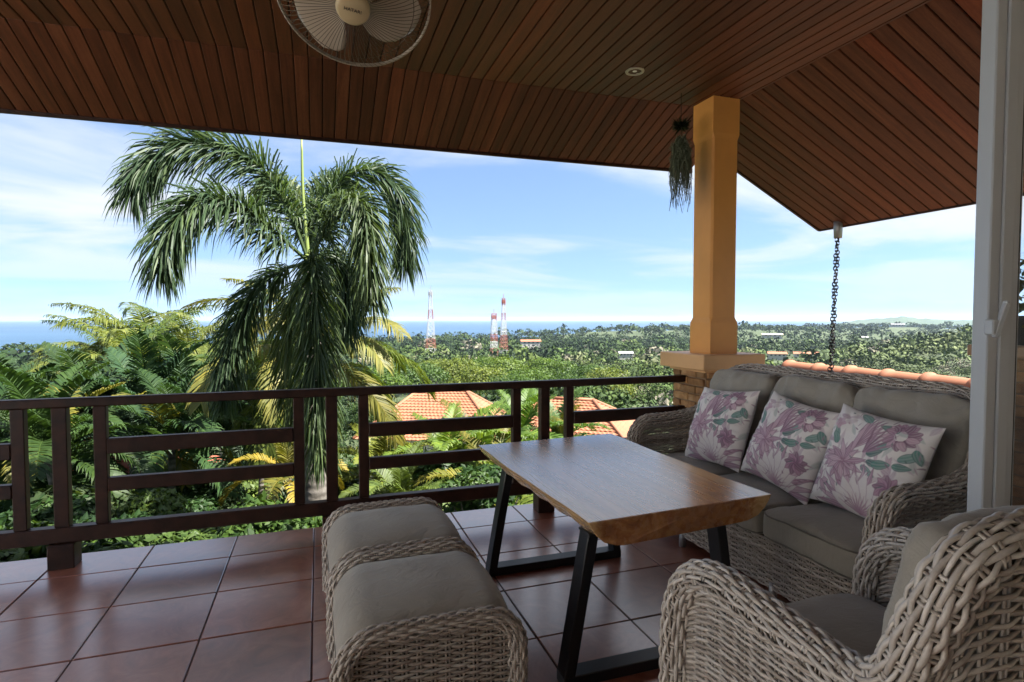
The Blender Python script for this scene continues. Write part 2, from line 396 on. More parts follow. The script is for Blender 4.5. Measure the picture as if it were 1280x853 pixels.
def empty(name, loc=(0, 0, 0), rz=0.0):
    o = bpy.data.objects.new(name, None); COL.objects.link(o); o.location = tuple(loc); o.rotation_euler = (0, 0, rz); o.empty_display_size = 0.1
    return o
def inst(name, me, parent=None, loc=(0, 0, 0), rot=(0, 0, 0), scale=(1, 1, 1), color=None):
    o = bpy.data.objects.new(name, me); COL.objects.link(o)
    o.location = tuple(loc); o.rotation_euler = rot; o.scale = scale if hasattr(scale, '__len__') else (scale,) * 3
    if parent: o.parent = parent
    if color: o.color = tuple(color) + (1,)
    return o
def spline(ctrl, n):
    c = np.asarray(ctrl, float); c = np.vstack([2 * c[0] - c[1], c, 2 * c[-1] - c[-2]]); m = len(c) - 3
    out = []
    for u in np.linspace(0, m - 1e-9, n):
        i = int(u); f = u - i; p0, p1, p2, p3 = c[i:i + 4]
        out.append(0.5 * (2 * p1 + (p2 - p0) * f + (2 * p0 - 5 * p1 + 4 * p2 - p3) * f * f + (3 * p1 - p0 - 3 * p2 + p3) * f ** 3))
    return np.array(out)
def resample(p, n):
    d = np.concatenate([[0], np.cumsum(np.linalg.norm(np.diff(p, axis=0), axis=1))]); u = np.linspace(0, d[-1], n)
    return np.stack([np.interp(u, d, p[:, i]) for i in range(p.shape[1])], 1)
def wire_normals(P):
    du = np.gradient(P, axis=0); dv = np.gradient(P, axis=1); nn = np.cross(du, dv)
    return nn / (np.linalg.norm(nn, axis=2)[..., None] + 1e-12)

def weave(mb, S, nst, rows, rw, rs, amp, q=4, sides=5, pair=0.006, jit=1.0, flat=0.8, stakes=True, var=(0.25, 0.75), clip=None):
    """woven cane: S(U,V) -> points for arrays in 0..1; wefts run along u, stakes along v"""
    n = nst * q + 1; u = np.linspace(0, 1, n); U, Vv = np.meshgrid(u, (np.arange(rows) + .5) / rows, indexing='ij')
    e = 1e-3
    P = S(U, Vv); dU = (S(np.clip(U + e, 0, 1), Vv) - S(np.clip(U - e, 0, 1), Vv)); dV = (S(U, np.clip(Vv + e, 0, 1)) - S(U, np.clip(Vv - e, 0, 1)))
    NN = np.cross(dU, dV); NN /= np.linalg.norm(NN, axis=2)[..., None] + 1e-12
    DV = dV / (np.linalg.norm(dV, axis=2)[..., None] + 1e-12)
    for j in range(rows):
        ph = np.cos(PI * np.arange(n) / q + PI * j)
        off = amp * np.sign(ph) * np.abs(ph) ** 0.7 * (1 + 0.15 * jit * RNG.standard_normal(n))
        wob = 0.12 * rw * jit * np.cumsum(RNG.standard_normal(n)) / math.sqrt(q * 3); wob -= np.linspace(wob[0], wob[-1], n)
        p = P[:, j] + NN[:, j] * off[:, None] + DV[:, j] * np.clip(wob, -rw * .5, rw * .5)[:, None]
        keep = np.ones(n, bool) if clip is None else clip(u, (j + .5) / rows)
        if keep.sum() < 3: continue
        i0, i1 = np.where(keep)[0][[0, -1]]
        mb.tube(p[i0:i1 + 1], rw * (1 + 0.10 * jit * RNG.standard_normal()), sides, False, RNG.uniform(*var), flat, NN[i0:i1 + 1, j])
    if not stakes: return
    m = max(6, rows // 2); vv = np.linspace(0, 1, m)
    for k in range(nst + 1):
        for dd in ((-1, 1) if pair else (0,)):
            uu = np.full((m, 1), k / nst); V2 = vv[:, None]
            p = S(uu, V2)[:, 0]; du = S(np.clip(uu + e, 0, 1), V2)[:, 0] - S(np.clip(uu - e, 0, 1), V2)[:, 0]
            du /= np.linalg.norm(du, axis=1)[:, None] + 1e-12
            p = p + du * dd * pair
            if clip is not None:
                kp = np.array([clip(np.array([k / nst]), v)[0] for v in vv])
                if kp.sum() < 3: continue
                p = p[kp]
            mb.tube(p, rs, 4, False, RNG.uniform(*var))
def rim_surface(path, rad, a0=-PI, a1=PI, upv=None, squash=1.0):
    """roll of radius rad around a 3-D path; returns S(U,V) with v going round the roll"""
    p = resample(path, 160); tg = np.gradient(p, axis=0); tg /= np.linalg.norm(tg, axis=1)[:, None]
    ref = np.asarray(upv, float) if upv is not None else np.array([0, 0, 1.0])
    if ref.ndim == 1: ref = np.broadcast_to(ref, p.shape)
    else: ref = resample(ref, 160)
    nn = ref - np.sum(ref * tg, 1)[:, None] * tg; nn /= np.linalg.norm(nn, axis=1)[:, None]; bb = np.cross(tg, nn)
    x = np.linspace(0, 1, 160)
    def S(U, V):
        f = lambda A: np.stack([np.interp(U, x, A[:, i]) for i in range(3)], -1)
        an = a0 + (a1 - a0) * V
        return f(p) + rad * (np.cos(an)[..., None] * f(nn) * squash + np.sin(an)[..., None] * f(bb))
    return S


# ------------------------------------------------------------------ terrain, sea
SEA = -38.0
CAZ = math.degrees(YAW)
LR = np.log(np.array([1, 5, 9, 15, 25, 40, 60, 100, 200, 400, 700, 1100, 2600, 9000.]))
LZ = np.array([-3.2, -3.4, -3.9, -5.4, -7.6, -10.5, -13.5, -18.5, -25, -32.0, -35.5, -37.0, -36.5, -36.5])
CA = np.array([-180, -75, -42, -25, -8, 2, 10, 18, 26, 60, 180]); CR = np.array([520, 560, 640, 760, 1010, 1120, 1350, 2100, 2600, 2700, 2700])
def ground(x, y):
    x = np.asarray(x, float); y = np.asarray(y, float)
    r = np.maximum(np.hypot(x, y), 1.0); az = np.degrees(np.arctan2(x, y)) - CAZ
    az = (az + 180) % 360 - 180; lr = np.log(r)
    z = np.interp(lr, LR, LZ)
    z = z + 25 * np.exp(-((az - 46) / 13) ** 2 - ((lr - math.log(430)) / 0.42) ** 2)
    z = z + 17 * np.exp(-((az - 21) / 10) ** 2 - ((lr - math.log(1250)) / 0.25) ** 2)
    z = z + 10 * np.exp(-((az - 9) / 6) ** 2 - ((lr - math.log(1150)) / 0.16) ** 2)
    z = z + 16 * np.exp(-((az - 34) / 7) ** 2 - ((lr - math.log(1900)) / 0.2) ** 2)
    z = z + 0.9 * np.sin(x * 0.043 + 1) * np.cos(y * 0.037) * np.clip((r - 20) / 60, 0, 1)
    cr = np.interp(az, CA, CR) * (1 + 0.04 * np.sin(az * 0.9) + 0.02 * np.sin(az * 2.7 + 1))
    return np.where(r > cr, np.maximum(SEA - 4, z - (r - cr) * 0.08), z)
def gz(x, y): return float(ground(x, y))
rr = np.concatenate([[0.5], np.exp(np.linspace(math.log(3), math.log(3400), 110))]); aa = np.linspace(0, 2 * PI, 361)
RRm, AAm = np.meshgrid(rr, aa, indexing='ij'); GX, GY = RRm * np.sin(AAm), RRm * np.cos(AAm)
mb = MB(); mb.grid(np.stack([GX, GY, ground(GX, GY)], -1))
tag(mb.build('ground', 'ground', smooth=True), kind='structure', label='green hillside falling away below the terrace to the coast')
mb = MB()
sr = np.array([0.1, 200, 1000, 3000, 8000, 16000.]); RRm, AAm = np.meshgrid(sr, np.linspace(0, 2 * PI, 97), indexing='ij')
mb.grid(np.stack([RRm * np.sin(AAm), RRm * np.cos(AAm), np.full_like(RRm, SEA)], -1))
tag(mb.build('sea', 'sea'), kind='structure', label='blue sea reaching to the horizon')
# far headland beyond the bay
def headland(name, px0, px1, r, peaks, label):
    n = 90; m = 14; P = np.zeros((n, m, 3))
    for i, px in enumerate(np.linspace(px0, px1, n)):
        d = ray(px, 401); d = d / math.hypot(d[0], d[1]); f = i / (n - 1)
        h = sum(a * math.exp(-((px - c) / s) ** 2) for a, c, s in peaks) * min(1, f * 12, (1 - f) * 12)
        for j in range(m):
            t = j / (m - 1); q = r + (t - .4) * 1100
            k = math.sin(PI * t) ** 0.8
            P[i, j] = (d[0] * q, d[1] * q, SEA - 3 + (3 + h * (1 + .25 * mnoise.noise((px * .09, t * 4, 1)))) * k)
    b = MB(); b.grid(P); o = b.build(name, 'headland', smooth=True)
    return tag(o, label, kind='structure')
def f_head(t, b):
    v = nd(t, 'ShaderNodeNewGeometry').outputs['Position']; a = noise(t, v, 0.012, 6, 0.65)
    t.links.new(ramp(t, a, [(0.3, (0.015, 0.035, 0.014)), (0.7, (0.06, 0.095, 0.035))]), b.inputs['Base Color']); b.inputs['Roughness'].default_value = 0.95
    bump(t, b, noise(t, v, 0.05, 5, 0.7), 1.0, 14)
mat('headland', f_head)
headland('hills', 1030, 1420, 5200, [(50, 1128, 38), (28, 1080, 30), (20, 1180, 40), (36, 1250, 60), (60, 1340, 60)], 'dark wooded headland across the bay')

# ------------------------------------------------------------------ terrace slab, tiles
TX0, TXP, TY0, TYP = -0.041, 0.455, 2.671, 0.4475
EDGE_Y = 3.90
mb = MB(); mb.box((0.3, 1.30, -0.154), (8.0, 5.2, 0.30)); mb.box((0.3, 1.25, -2.6), (7.8, 4.9, 4.6))
floor = tag(mb.build('terrace_floor', 'grout'), kind='structure', label='terracotta tiled terrace floor')
mb = MB(); mb.box((-6.0, 0.4, -.012), (4.6, 7.0, .03)); mb.box((-6.0, 0.4, -.4), (4.5, 6.9, .7)); mb.build('bounce_paving', 'pale_stone', floor)  # pale paving added out of view, throws sunlight up under the roof
tile_full = MB().box((0, 0, 0), (TXP - 0.007, TYP - 0.007, 0.022), bev=0.003).data('tile', 'tile')
cut_d = EDGE_Y - (TY0 + 2 * TYP)
tile_cut = MB().box((0, 0, 0), (TXP - 0.007, cut_d - 0.007, 0.022), bev=0.003).data('tile', 'tile')
for i in range(-8, 7):
    for j in range(-8, 3):
        yc = TY0 + (j + .5) * TYP if j < 2 else TY0 + 2 * TYP + cut_d / 2
        inst('tile', tile_full if j < 2 else tile_cut, floor, (TX0 + (i + .5) * TXP, yc, -0.011 + random.uniform(-.0006, .0006)),
             (random.uniform(-.0012, .0012), random.uniform(-.0012, .0012), random.choice((0, PI)) if True else 0))

# ------------------------------------------------------------------ terrace roof with plank ceiling
ZA = 2.99
def crease(x): return 3.80 - 0.0286 * (x - 0.73)
roof = tag(empty('terrace_roof', (0, 3.0, ZA)), 'dark red-brown timber plank ceiling and sloping eaves over the terrace', 'roof')
def child(o, parent):                         # keep world placement
    o.parent = parent; o.matrix_parent_inverse = Matrix.Translation(-Vector(parent.location)); return o
PW = 0.086
LA, SB, HB = 5.0, R(20), 0.735
LB = HB / math.cos(SB)
pl_a = MB().box((0, 0, 0), (PW - 0.0065, LA, 0.016), bev=0.0035).data('plank', 'plank')
pl_b = MB().box((0, 0, 0), (PW - 0.0065, LB, 0.016), bev=0.0035).data('plank', 'plank')
XA1 = 2.97
mb = MB(); mb.box((0.12, 1.30, ZA + 0.055), (5.72, 5.00, 0.07)); panel = child(mb.build('ceiling_panel', 'groove'), roof)
mb = MB()
ex = [-2.72, 3.25]
P = np.array([[[x, crease(x) + s * HB, ZA + 0.02 - s * HB * math.tan(SB) + dz] for x in ex] for s, dz in ((-.02, 0.0), (1, 0.0), (1, 0.05), (-.02, .05), (-.02, 0))])
mb.grid(P); soffit = child(mb.build('soffit', 'groove'), roof)
nA = 66
for i in range(nA):
    x = XA1 - (i + .5) * PW
    o = inst('plank', pl_a, None, (x, crease(x) - LA / 2, ZA + 0.008)); o.parent = panel
for i in range(-3, nA):
    x = XA1 - (i + .5) * PW
    o = inst('plank', pl_b, None, (x, crease(x) + HB / 2 + .004, ZA + 0.008 - HB / 2 * math.tan(SB)), (-SB, 0, 0)); o.parent = soffit
mb = MB()
z_e = ZA - HB * math.tan(SB)
mb.bar((-2.72, crease(-2.72) + HB + .018, z_e + .035), (3.27, crease(3.27) + HB + .018, z_e + .035), 0.028, 0.11, bev=0.004)
child(mb.build('fascia', 'rail_wood'), roof)
# side slope to the right
CX0, CX1, CSL, CY1 = XA1, 4.56, math.atan(0.5), 4.25
def cz(x): return 2.70 - 0.5 * (x - 3.598)
LC = (CX1 - CX0 + .1) / math.cos(CSL); PC = 0.104
pl_c = MB().box((0, 0, 0), (PC - 0.008, LC, 0.016), bev=0.004).data('plank', 'plank')
mb = MB(); P = np.array([[[x, y, cz(x) + dz] for y in (-0.2, CY1)] for x, dz in ((CX0 - .1, .012), (CX1, .012), (CX1, .06), (CX0 - .1, .06), (CX0 - .1, .012))])
mb.grid(P); side = child(mb.build('side_slope', 'groove'), roof)
for i in range(42):
    y = CY1 - (i + .5) * PC
    xm = (CX0 - .1 + CX1) / 2
    o = inst('plank', pl_c, None, (xm, y, cz(xm) + .004)); o.rotation_euler = Matrix(((0, math.cos(CSL), math.sin(CSL)), (-1, 0, 0), (0, -math.sin(CSL), math.cos(CSL)))).to_euler()
    o.parent = side
mb = MB(); mb.bar((XA1 + .012, -1.5, ZA + .024), (XA1 + .012, crease(XA1) + .02, ZA + .024), 0.024, 0.05, bev=.004); child(mb.build('edge_trim', 'plank'), roof)
mb = MB(); mb.bar((CX1 + .012, -0.2, cz(CX1) + .03), (CX1 + .012, CY1 + .02, cz(CX1) + .03), 0.026, 0.09, bev=.004)
mb.bar((3.15, CY1 + .014, cz(3.15) + .03), (CX1 + .02, CY1 + .014, cz(CX1 + .02) + .03), 0.026, 0.08, bev=.004); child(mb.build('barge_board', 'rail_wood'), roof)
mb = MB(); P = np.array([[[x, y, 3.12 + max(0, 1.2 - abs(y - .5) * .3) * 0.5] for y in (-1.2, .5, 3.9)] for x in (-2.72, 2.99)]); mb.grid(P)
child(mb.build('roof_deck', 'clay_red'), roof)

# ------------------------------------------------------------------ house wall behind and glazed door on the right
mb = MB(); mb.box((3.9, 0.05, 1.5), (2.9, 2.3, 3.0)); mb.box((1.07, -1.20, 1.5), (8.55, 0.2, 3.0))
tag(mb.build('house_wall', 'cream_wall'), 'cream house wall closing the terrace behind the armchair', 'wall')
mb = MB(); mb.box((-6.3, 1.0, -0.3), (0.25, 5.0, 7.4)); mb.box((-6.17, 1.0, 3.44), (0.5, 5.2, 0.12))  # white wall added out of view on the left, bounces sun into the terrace
tag(mb.build('bounce_wall', 'bounce_white'), 'unseen white wall added to bounce sunlight into the terrace', 'wall')
DY = 1.30
door = tag(empty('sliding_door', (2.6, DY, 0)), 'white aluminium sliding glass door beside the wicker sofa', 'door')
def dchild(b, name, m, smooth=False): return child(b.build(name, m, None, smooth), door)
b = MB(); b.box((2.118, DY, 1.40), (0.050, 0.05, 2.80), bev=.004); b.box((2.172, DY - .006, 1.40), (0.056, 0.05, 2.80), bev=.004); b.box((2.220, DY - .002, 1.40), (0.032, 0.046, 2.80), bev=.003); dchild(b, 'stile', 'white_alu')
b = MB(); b.box((2.250, DY + .004, 1.40), (0.028, 0.03, 2.80)); dchild(b, 'gasket', 'rubber')
b = MB(); b.box((2.268, DY + .006, 1.40), (0.007, 0.03, 2.80)); dchild(b, 'glazing_bead', 'white_alu')
b = MB(); b.box((2.78, DY + .008, 1.42), (1.02, 0.006, 2.62)); dchild(b, 'pane', 'glass')
b = MB(); b.box((2.70, DY + .004, 0.055), (0.84, 0.045, 0.10), bev=.004); dchild(b, 'bottom_rail', 'white_alu')
b = MB(); b.box((2.70, DY + .004, 2.76), (0.84, 0.045, 0.08), bev=.004); dchild(b, 'top_rail', 'white_alu')
b = MB(); b.box((3.33, DY, 1.40), (0.07, 0.05, 2.80), bev=.004); dchild(b, 'stile', 'white_alu')
b = MB(); b.box((2.085, DY - .045, 1.335), (0.046, 0.03, 0.05), bev=.004)
b.bar((2.078, DY - .055, 1.300), (2.118, DY - .062, 1.412), 0.014, 0.020, bev=.003); b.box((2.120, DY - .062, 1.415), (0.022, 0.016, 0.012), bev=.003); dchild(b, 'handle', 'white_alu')

# ------------------------------------------------------------------ brick pedestal and orange column
def brick_mesh(lx):
    v = MB().box((0, 0, 0), (lx, 0.035, 0.052), bev=0.005); p = v.V[0]
    p += RNG.normal(0, 0.0016, p.shape); return v.data('brick', 'brick')
BR = [brick_mesh(l) for l in (0.185, 0.185, 0.185, 0.088, 0.088)]
def brick_skin(parent, x0, x1, y0, y1, z0, z1, base):
    rows = int(round((z1 - z0) / 0.061)); ph = (z1 - z0) / rows
    for rI in range(rows):
        z = z0 + (rI + .5) * ph
        for fx, ln, fn in ((0, y1 - y0, lambda s: (x0, y0 + s, -PI / 2)), (1, x1 - x0, lambda s: (x0 + s, y0, 0)), (2, y1 - y0, lambda s: (x1, y0 + s, PI / 2)), (3, x1 - x0, lambda s: (x0 + s, y1, PI))):
            pcs = [0.195, 0.195] if (rI + fx) % 2 == 0 else [0.0975, 0.195, 0.0975]
            k = ln / sum(pcs); s = 0
            for pc in pcs:
                px, py, a = fn(s + pc * k / 2); s += pc * k
                me = random.choice(BR[:3] if pc > .15 else BR[3:])
                o = inst('brick', me, None, (px, py, z), (random.uniform(-.02, .02), random.uniform(-.012, .012), a), (k * random.uniform(.97, 1.01), random.uniform(.8, 1.25), random.uniform(.95, 1.05)))
                o.parent = parent
col_o = tag(empty('column', (2.875, 3.675, 0)), 'orange painted column with wide cap on a brick pedestal at the railing end', 'column')
b = MB(); b.box((2.875, 3.675, 0.495), (0.385, 0.385, 1.0)); ped = child(b.build('pedestal', 'mortar'), col_o)
brick_skin(ped, 2.685, 3.065, 3.485, 3.865, 0.0, 0.985, col_o)
b = MB(); b.box((2.875, 3.675, 1.047), (0.55, 0.55, 0.112), bev=.006); b.box((2.875, 3.675, .985), (0.44, 0.44, 0.03), bev=.004); child(b.build('cap', 'cap_paint'), col_o)
b = MB(); rings = [(1.10, .122, .0015), (1.335, .122, .0015), (1.375, .114, .014), (2.69, .114, .014), (2.73, .118, .0015), (2.992, .118, .0015)]
vv = []
for z, h, c in rings:
    for sx, sy in ((-1, -1), (1, -1), (1, 1), (-1, 1)):
        if sx * sy > 0: vv += [(sx * h, sy * (h - c), z), (sx * (h - c), sy * h, z)]
        else: vv += [(sx * (h - c), sy * h, z), (sx * h, sy * (h - c), z)]
q = [[i * 8 + j, i * 8 + (j + 1) % 8, i * 8 + 8 + (j + 1) % 8, i * 8 + 8 + j] for i in range(len(rings) - 1) for j in range(8)]
b.add(np.array(vv) + np.array([2.862, 3.632, 0]), q); child(b.build('shaft', 'orange_paint'), col_o)

# ------------------------------------------------------------------ railing
RY = 3.73
rail = tag(empty('railing', (0, RY, 0)), 'dark brown timber railing along the terrace edge', 'railing')
def rchild(b, name): return child(b.build(name, 'rail_wood'), rail)
b = MB(); b.bar((-3.7, RY, 0.905), (2.70, RY, 0.905), 0.062, 0.050, bev=.006); rchild(b, 'handrail')
b = MB(); b.bar((-3.7, RY, 0.178), (2.70, RY, 0.178), 0.066, 0.085, bev=.006); rchild(b, 'bottom_rail')
GX3 = [(-4.37, -4.18, -3.99), (-2.95, -2.76, -2.57), (-1.530, -1.342, -1.156), (-0.1215, 0.071, 0.2655), (1.297, 1.507, 1.699)][1:]
for g in GX3:
    for k, x in enumerate(g):
        b = MB(); wd = 0.070 if k == 1 else 0.062
        b.box((x, RY + (0 if k == 1 else .002), (0.222 + 0.880) / 2), (wd, wd * .8, 0.66), bev=.004); rchild(b, 'post' if k == 1 else 'baluster')
        if k == 1:
            b = MB(); b.box((x, RY, 0.066), (0.125, 0.11, 0.136), bev=.005); rchild(b, 'post_foot')
ends = [(-3.7, -2.981)] + [(GX3[i][2] + .031, GX3[i + 1][0] - .031) for i in range(3)] + [(1.730, 2.69)]
for x0, x1 in ends:
    for z, h in ((0.653, .086), (0.437, .076)):
        b = MB(); b.bar((x0, RY, z), (x1, RY, z), 0.05, h, bev=.005); rchild(b, 'mid_rail')

# ------------------------------------------------------------------ cushions
def fbm(p, sc, amp, seed=0.0):
    return np.array([amp * mnoise.fractal((x * sc + seed, y * sc - seed, z * sc + 3.1), 1.0, 2.0, 3) for x, y, z in p])
def cushion_pts(w_, d_, h_, k=5.0, n=22, puff=0.03, seed=1.0, wr=0.006, nz=8, pleat=0.0):
    """rounded box cushion centred at origin: superellipsoid with bulged faces and soft wrinkles"""
    b = MB(); P = []
    def face(ax, sg, nu, nv):
        u = np.sin(np.linspace(-PI / 2, PI / 2, nu)); v = np.sin(np.linspace(-PI / 2, PI / 2, nv))
        U, V = np.meshgrid(u, v, indexing='ij'); A = np.full_like(U, sg)
        pts = [None] * 3; o = [(1, 2), (2, 0), (0, 1)][ax]; pts[ax] = A; pts[o[0]] = U; pts[o[1]] = V
        return np.stack(pts, -1)
    nn = {0: n, 1: n, 2: nz}
    for ax in range(3):
        o = [(1, 2), (2, 0), (0, 1)][ax]
        for sg in (-1, 1):
            g = face(ax, sg, nn[o[0]], nn[o[1]])
            s = (np.abs(g) ** k).sum(-1) ** (1 / k); g = g / s[..., None]
            pf = puff * (1 - np.abs(g[..., 0]) ** 2.2) * (1 - np.abs(g[..., 1]) ** 2.2)
            g = g * np.array([w_ / 2, d_ / 2, h_ / 2]); g[..., 2] += np.sign(g[..., 2]) * pf * (np.abs(g[..., 2]) / (h_ / 2)) ** 2
            fl = g.reshape(-1, 3); fl[:, 2] += fbm(fl, 6.0, wr, seed); fl[:, 0] += fbm(fl, 7.0, wr * .7, seed + 9); fl[:, 1] += fbm(fl, 7.0, wr * .7, seed + 19)
            if pleat:
                ex_ = np.clip((np.abs(fl[:, 1]) / (d_ / 2) - .45) / .5, 0, 1) ** 1.4 * np.clip(1.02 - (np.abs(fl[:, 1]) / (d_ / 2)) ** 14, 0, 1)
                fl[:, 2] += np.sign(fl[:, 2]) * pleat * ex_ * np.sin(fl[:, 0] * 58 + seed + 2.2 * np.sin(fl[:, 0] * 15 + seed)) * (.4 + .6 * np.sin(fl[:, 0] * 9 + seed) ** 2)
            P.append((fl.reshape(g.shape), sg < 0))
    for g, fl in P: b.grid(g, flip=fl)
    return b
def weld(o, d=0.0008):
    import bmesh
    bm = bmesh.new(); bm.from_mesh(o.data); bmesh.ops.remove_doubles(bm, verts=bm.verts, dist=d); bmesh.ops.recalc_face_normals(bm, faces=bm.faces)
    bm.to_mesh(o.data); bm.free(); return o
def piping(w_, d_, z, k=5.0, r=0.005, seed=1.0, wr=0.006):
    t = np.linspace(0, 2 * PI, 90); c, s = np.cos(t), np.sin(t); q = (np.abs(c) ** k + np.abs(s) ** k) ** (1 / k)
    p = np.stack([c / q * (w_ / 2 + .001), s / q * (d_ / 2 + .001), np.full_like(t, z)], 1); p[:, 2] += fbm(p, 6.0, wr, seed)
    b = MB(); b.tube(p, r, 6, False); return b
def cushion(name, parent, w_, d_, h_, M, seed, puff=0.03, wr=0.006, pipe_z=(0.8,), k=6.0, pleat=0.0):
    o = weld(cushion_pts(w_, d_, h_, k, 48 if pleat else 24, puff, seed, wr, 8, pleat).build(name, 'taupe', None, True));
    o.parent = parent; o.matrix_parent_inverse = parent.matrix_world.inverted() if False else Matrix.Translation(-Vector(parent.location)); o.matrix_basis = M
    for z in pipe_z:
        kk = (1 - abs(z) ** k) ** (1 / k)
        p = piping(w_ * kk, d_ * kk, z * h_ / 2, k, 0.0045, seed, wr).build('piping', 'piping', o, True)
    return o
def frame(o, x, y, z):                       # matrix from origin and (unnormalised) axes
    x = Vector(x).normalized(); z = Vector(z); y = z.cross(x).normalized(); z = x.cross(y)
    return Matrix(((x[0], y[0], z[0], o[0]), (x[1], y[1], z[1], o[1]), (x[2], y[2], z[2], o[2]), (0, 0, 0, 1)))

# ------------------------------------------------------------------ ottomans
def make_ottoman():
    root = empty('ottoman', (0, 0, 0))
    W, Lh, Z0, Z1, RC = 0.56, 0.575, 0.045, 0.425, 0.115
    hw, hl = W / 2, Lh / 2
    def arch(n=60, ins=0.0, zb=Z0):
        r = RC - ins; a = np.linspace(PI, PI / 2, 12); b_ = np.linspace(PI / 2, 0, 12)
        pts = [(-hw + ins, zb)] + [(-hw + RC + r * math.cos(t), Z1 - RC + r * math.sin(t)) for t in a] + [(hw - RC + r * math.cos(t), Z1 - RC + r * math.sin(t)) for t in b_] + [(hw - ins, zb)]
        return np.array(pts)
    for sg in (-1, 1):
        mb = MB(); yy = sg * (hl - 0.012)
        def S(U, V): return np.stack([-hw + .012 + (W - .024) * U * 1.0, np.full_like(U, yy), Z0 + (Z1 - .02 - Z0) * V], -1)
        if sg > 0: S0 = S; S = lambda U, V: S0(1 - U, V)
        def clip(u, v):
            z = Z0 + (Z1 - .02 - Z0) * v; x = np.abs(-hw + .012 + (W - .024) * u); lim = hw - .01
            if z > Z1 - RC: lim = hw - RC + math.sqrt(max(0, (RC - .012) ** 2 - (z - Z1 + RC) ** 2))
            return x < lim
        weave(mb, S, 12, 35, 0.0053, 0.0038, 0.0052, q=4, clip=clip, var=(.2, .7))
        mb.build('end_weave', 'wicker', root, True)['kind'] = 'stuff'
        A = arch(ins=0.006); path = np.stack([A[:, 0], np.full(len(A), sg * (hl - .006)), A[:, 1]], 1)
        A2 = np.stack([A[:, 0] * 0, np.full(len(A), float(sg)), A[:, 1] * 0], 1)
        mb = MB(); weave(mb, rim_surface(path if sg < 0 else path[::-1], 0.025, -PI, PI, A2), 40, 17, 0.0052, 0.0036, 0.0048, q=4, var=(.3, .8), pair=.005)
        mb.build('rim', 'wicker', root, True)['kind'] = 'stuff'
        mb = MB(); P = np.array([[[x * .93, yy * .97, Z0 + (z - Z0) * k] for k in (0.0, .95)] for x, z in arch(ins=.02)]); mb.grid(P); mb.build('backing', 'wicker_core', root)
    for sg in (-1, 1):
        mb = MB()
        def S(U, V): return np.stack([np.full_like(U, sg * (hw - .008)), -sg * (-hl + .03 + (Lh - .06) * U), Z0 + (Z1 - RC - .02 - Z0) * V], -1)
        weave(mb, S, 11, 25, 0.0053, 0.0038, 0.0052, q=4, var=(.35, .85)); mb.build('side_weave', 'wicker', root, True)['kind'] = 'stuff'
        mb = MB(); mb.box((sg * (hw - .03), 0, (Z0 + Z1 - RC) / 2), (0.01, Lh - .06, Z1 - RC - Z0 - .03)); mb.build('backing', 'wicker_core', root)
    # saddle cushion wrapped over both long sides
    A = resample(arch(ins=-0.004, zb=Z1 - RC - .035), 56); n = 34; t = np.linspace(-1, 1, n)
    P = np.zeros((56, n, 3)); cen = np.array([0, Z1 - .16])
    for j, tt in enumerate(t):
        ins = 0.05 * (1 - (1 - min(1, abs(tt)) ** 7) ** .5)
        bul = 0.034 * (1 - tt * tt) ** .7
        d = A - cen; ln = np.linalg.norm(d, axis=1)[:, None]; top = np.clip((A[:, 1] - (Z1 - RC)) / RC, 0, 1)
        q = A + d / ln * (bul * top - ins)[:, None]
        P[:, j, 0] = q[:, 0]; P[:, j, 1] = tt * (hl - .032); P[:, j, 2] = q[:, 1]
    fl = P.reshape(-1, 3); fl[:, 2] += fbm(fl, 7, .003, 4.2)
    mb = MB(); mb.grid(P, flip=True); c = mb.build('cushion', 'taupe', root, True)
    for sg in (-1, 1):
        mb = MB(); k = 0 if sg < 0 else -1
        mb.tube(P[k, :, :], 0.0045, 6, False); mb.build('piping', 'piping', c, True)
    for sx in (-1, 1):
        for sy in (-1, 1):
            mb = MB(); mb.tube([(sx * (hw - .04), sy * (hl - .04), 0), (sx * (hw - .04), sy * (hl - .04), .07)], .017, 10); mb.build('foot', 'wicker_core', root)
    return root
def copy_tree(o, parent=None):
    c = o.copy(); COL.objects.link(c)
    if parent: c.parent = parent
    for ch in list(o.children): copy_tree(ch, c)
    return c
ot = make_ottoman(); ot.location = (0.325, 1.985, 0)
tag(ot, 'wicker ottoman with grey cushion standing next to the near table frame', 'ottoman', 'wicker ottomans in a row beside the table')
ot2 = copy_tree(ot); ot2.location = (0.315, 2.598, 0); ot2.rotation_euler[2] = R(1.2)
ot2['label'] = 'wicker ottoman with grey cushion at the railing end of the pair'

# ------------------------------------------------------------------ table
tb = tag(empty('table', (1.27, 2.42, 0)), 'live-edge brown wood slab table on black steel trapezoid legs', 'table')
TC = np.array([1.27, 2.42])
n = 46; ys = np.linspace(0, 1, n)
Lx = np.interp(ys, [0, 1], [0.868, 0.828]) + 0.005 * np.sin(ys * 7 + .5) + .002 * np.sin(ys * 17); Rx = np.interp(ys, [0, 1], [1.705, 1.690]) + 0.006 * np.sin(ys * 6 + 2) + .002 * np.sin(ys * 15 + 1)
prof = [(0.0, 0.66), (0.004, 0.656), (0.010, 0.642), (0.030, 0.612), (0.062, 0.583), (0.105, 0.568), (0.14, 0.564)]
P = np.zeros((n, 2 * len(prof) + 9, 3))
for i in range(n):
    yl = 1.745 + (3.04 - 1.745) * ys[i]; yr = 1.80 + (3.10 - 1.80) * ys[i]
    lx, rx = Lx[i], Rx[i]; row = []
    for (d, z) in prof[::-1]: row.append((lx + d * (1 + .22 * math.sin(i * .9) * .5), yl, z))
    for k in range(1, 10): f = k / 10; row.append((lx + (rx - lx) * f, yl + (yr - yl) * f, 0.66))
    for (d, z) in prof: row.append((rx - d * (1 + .22 * math.sin(i * .7 + 1) * .5), yr, z))
    P[i] = row
mb = MB(); mb.grid(P, flip=False)
m = P.shape[1]
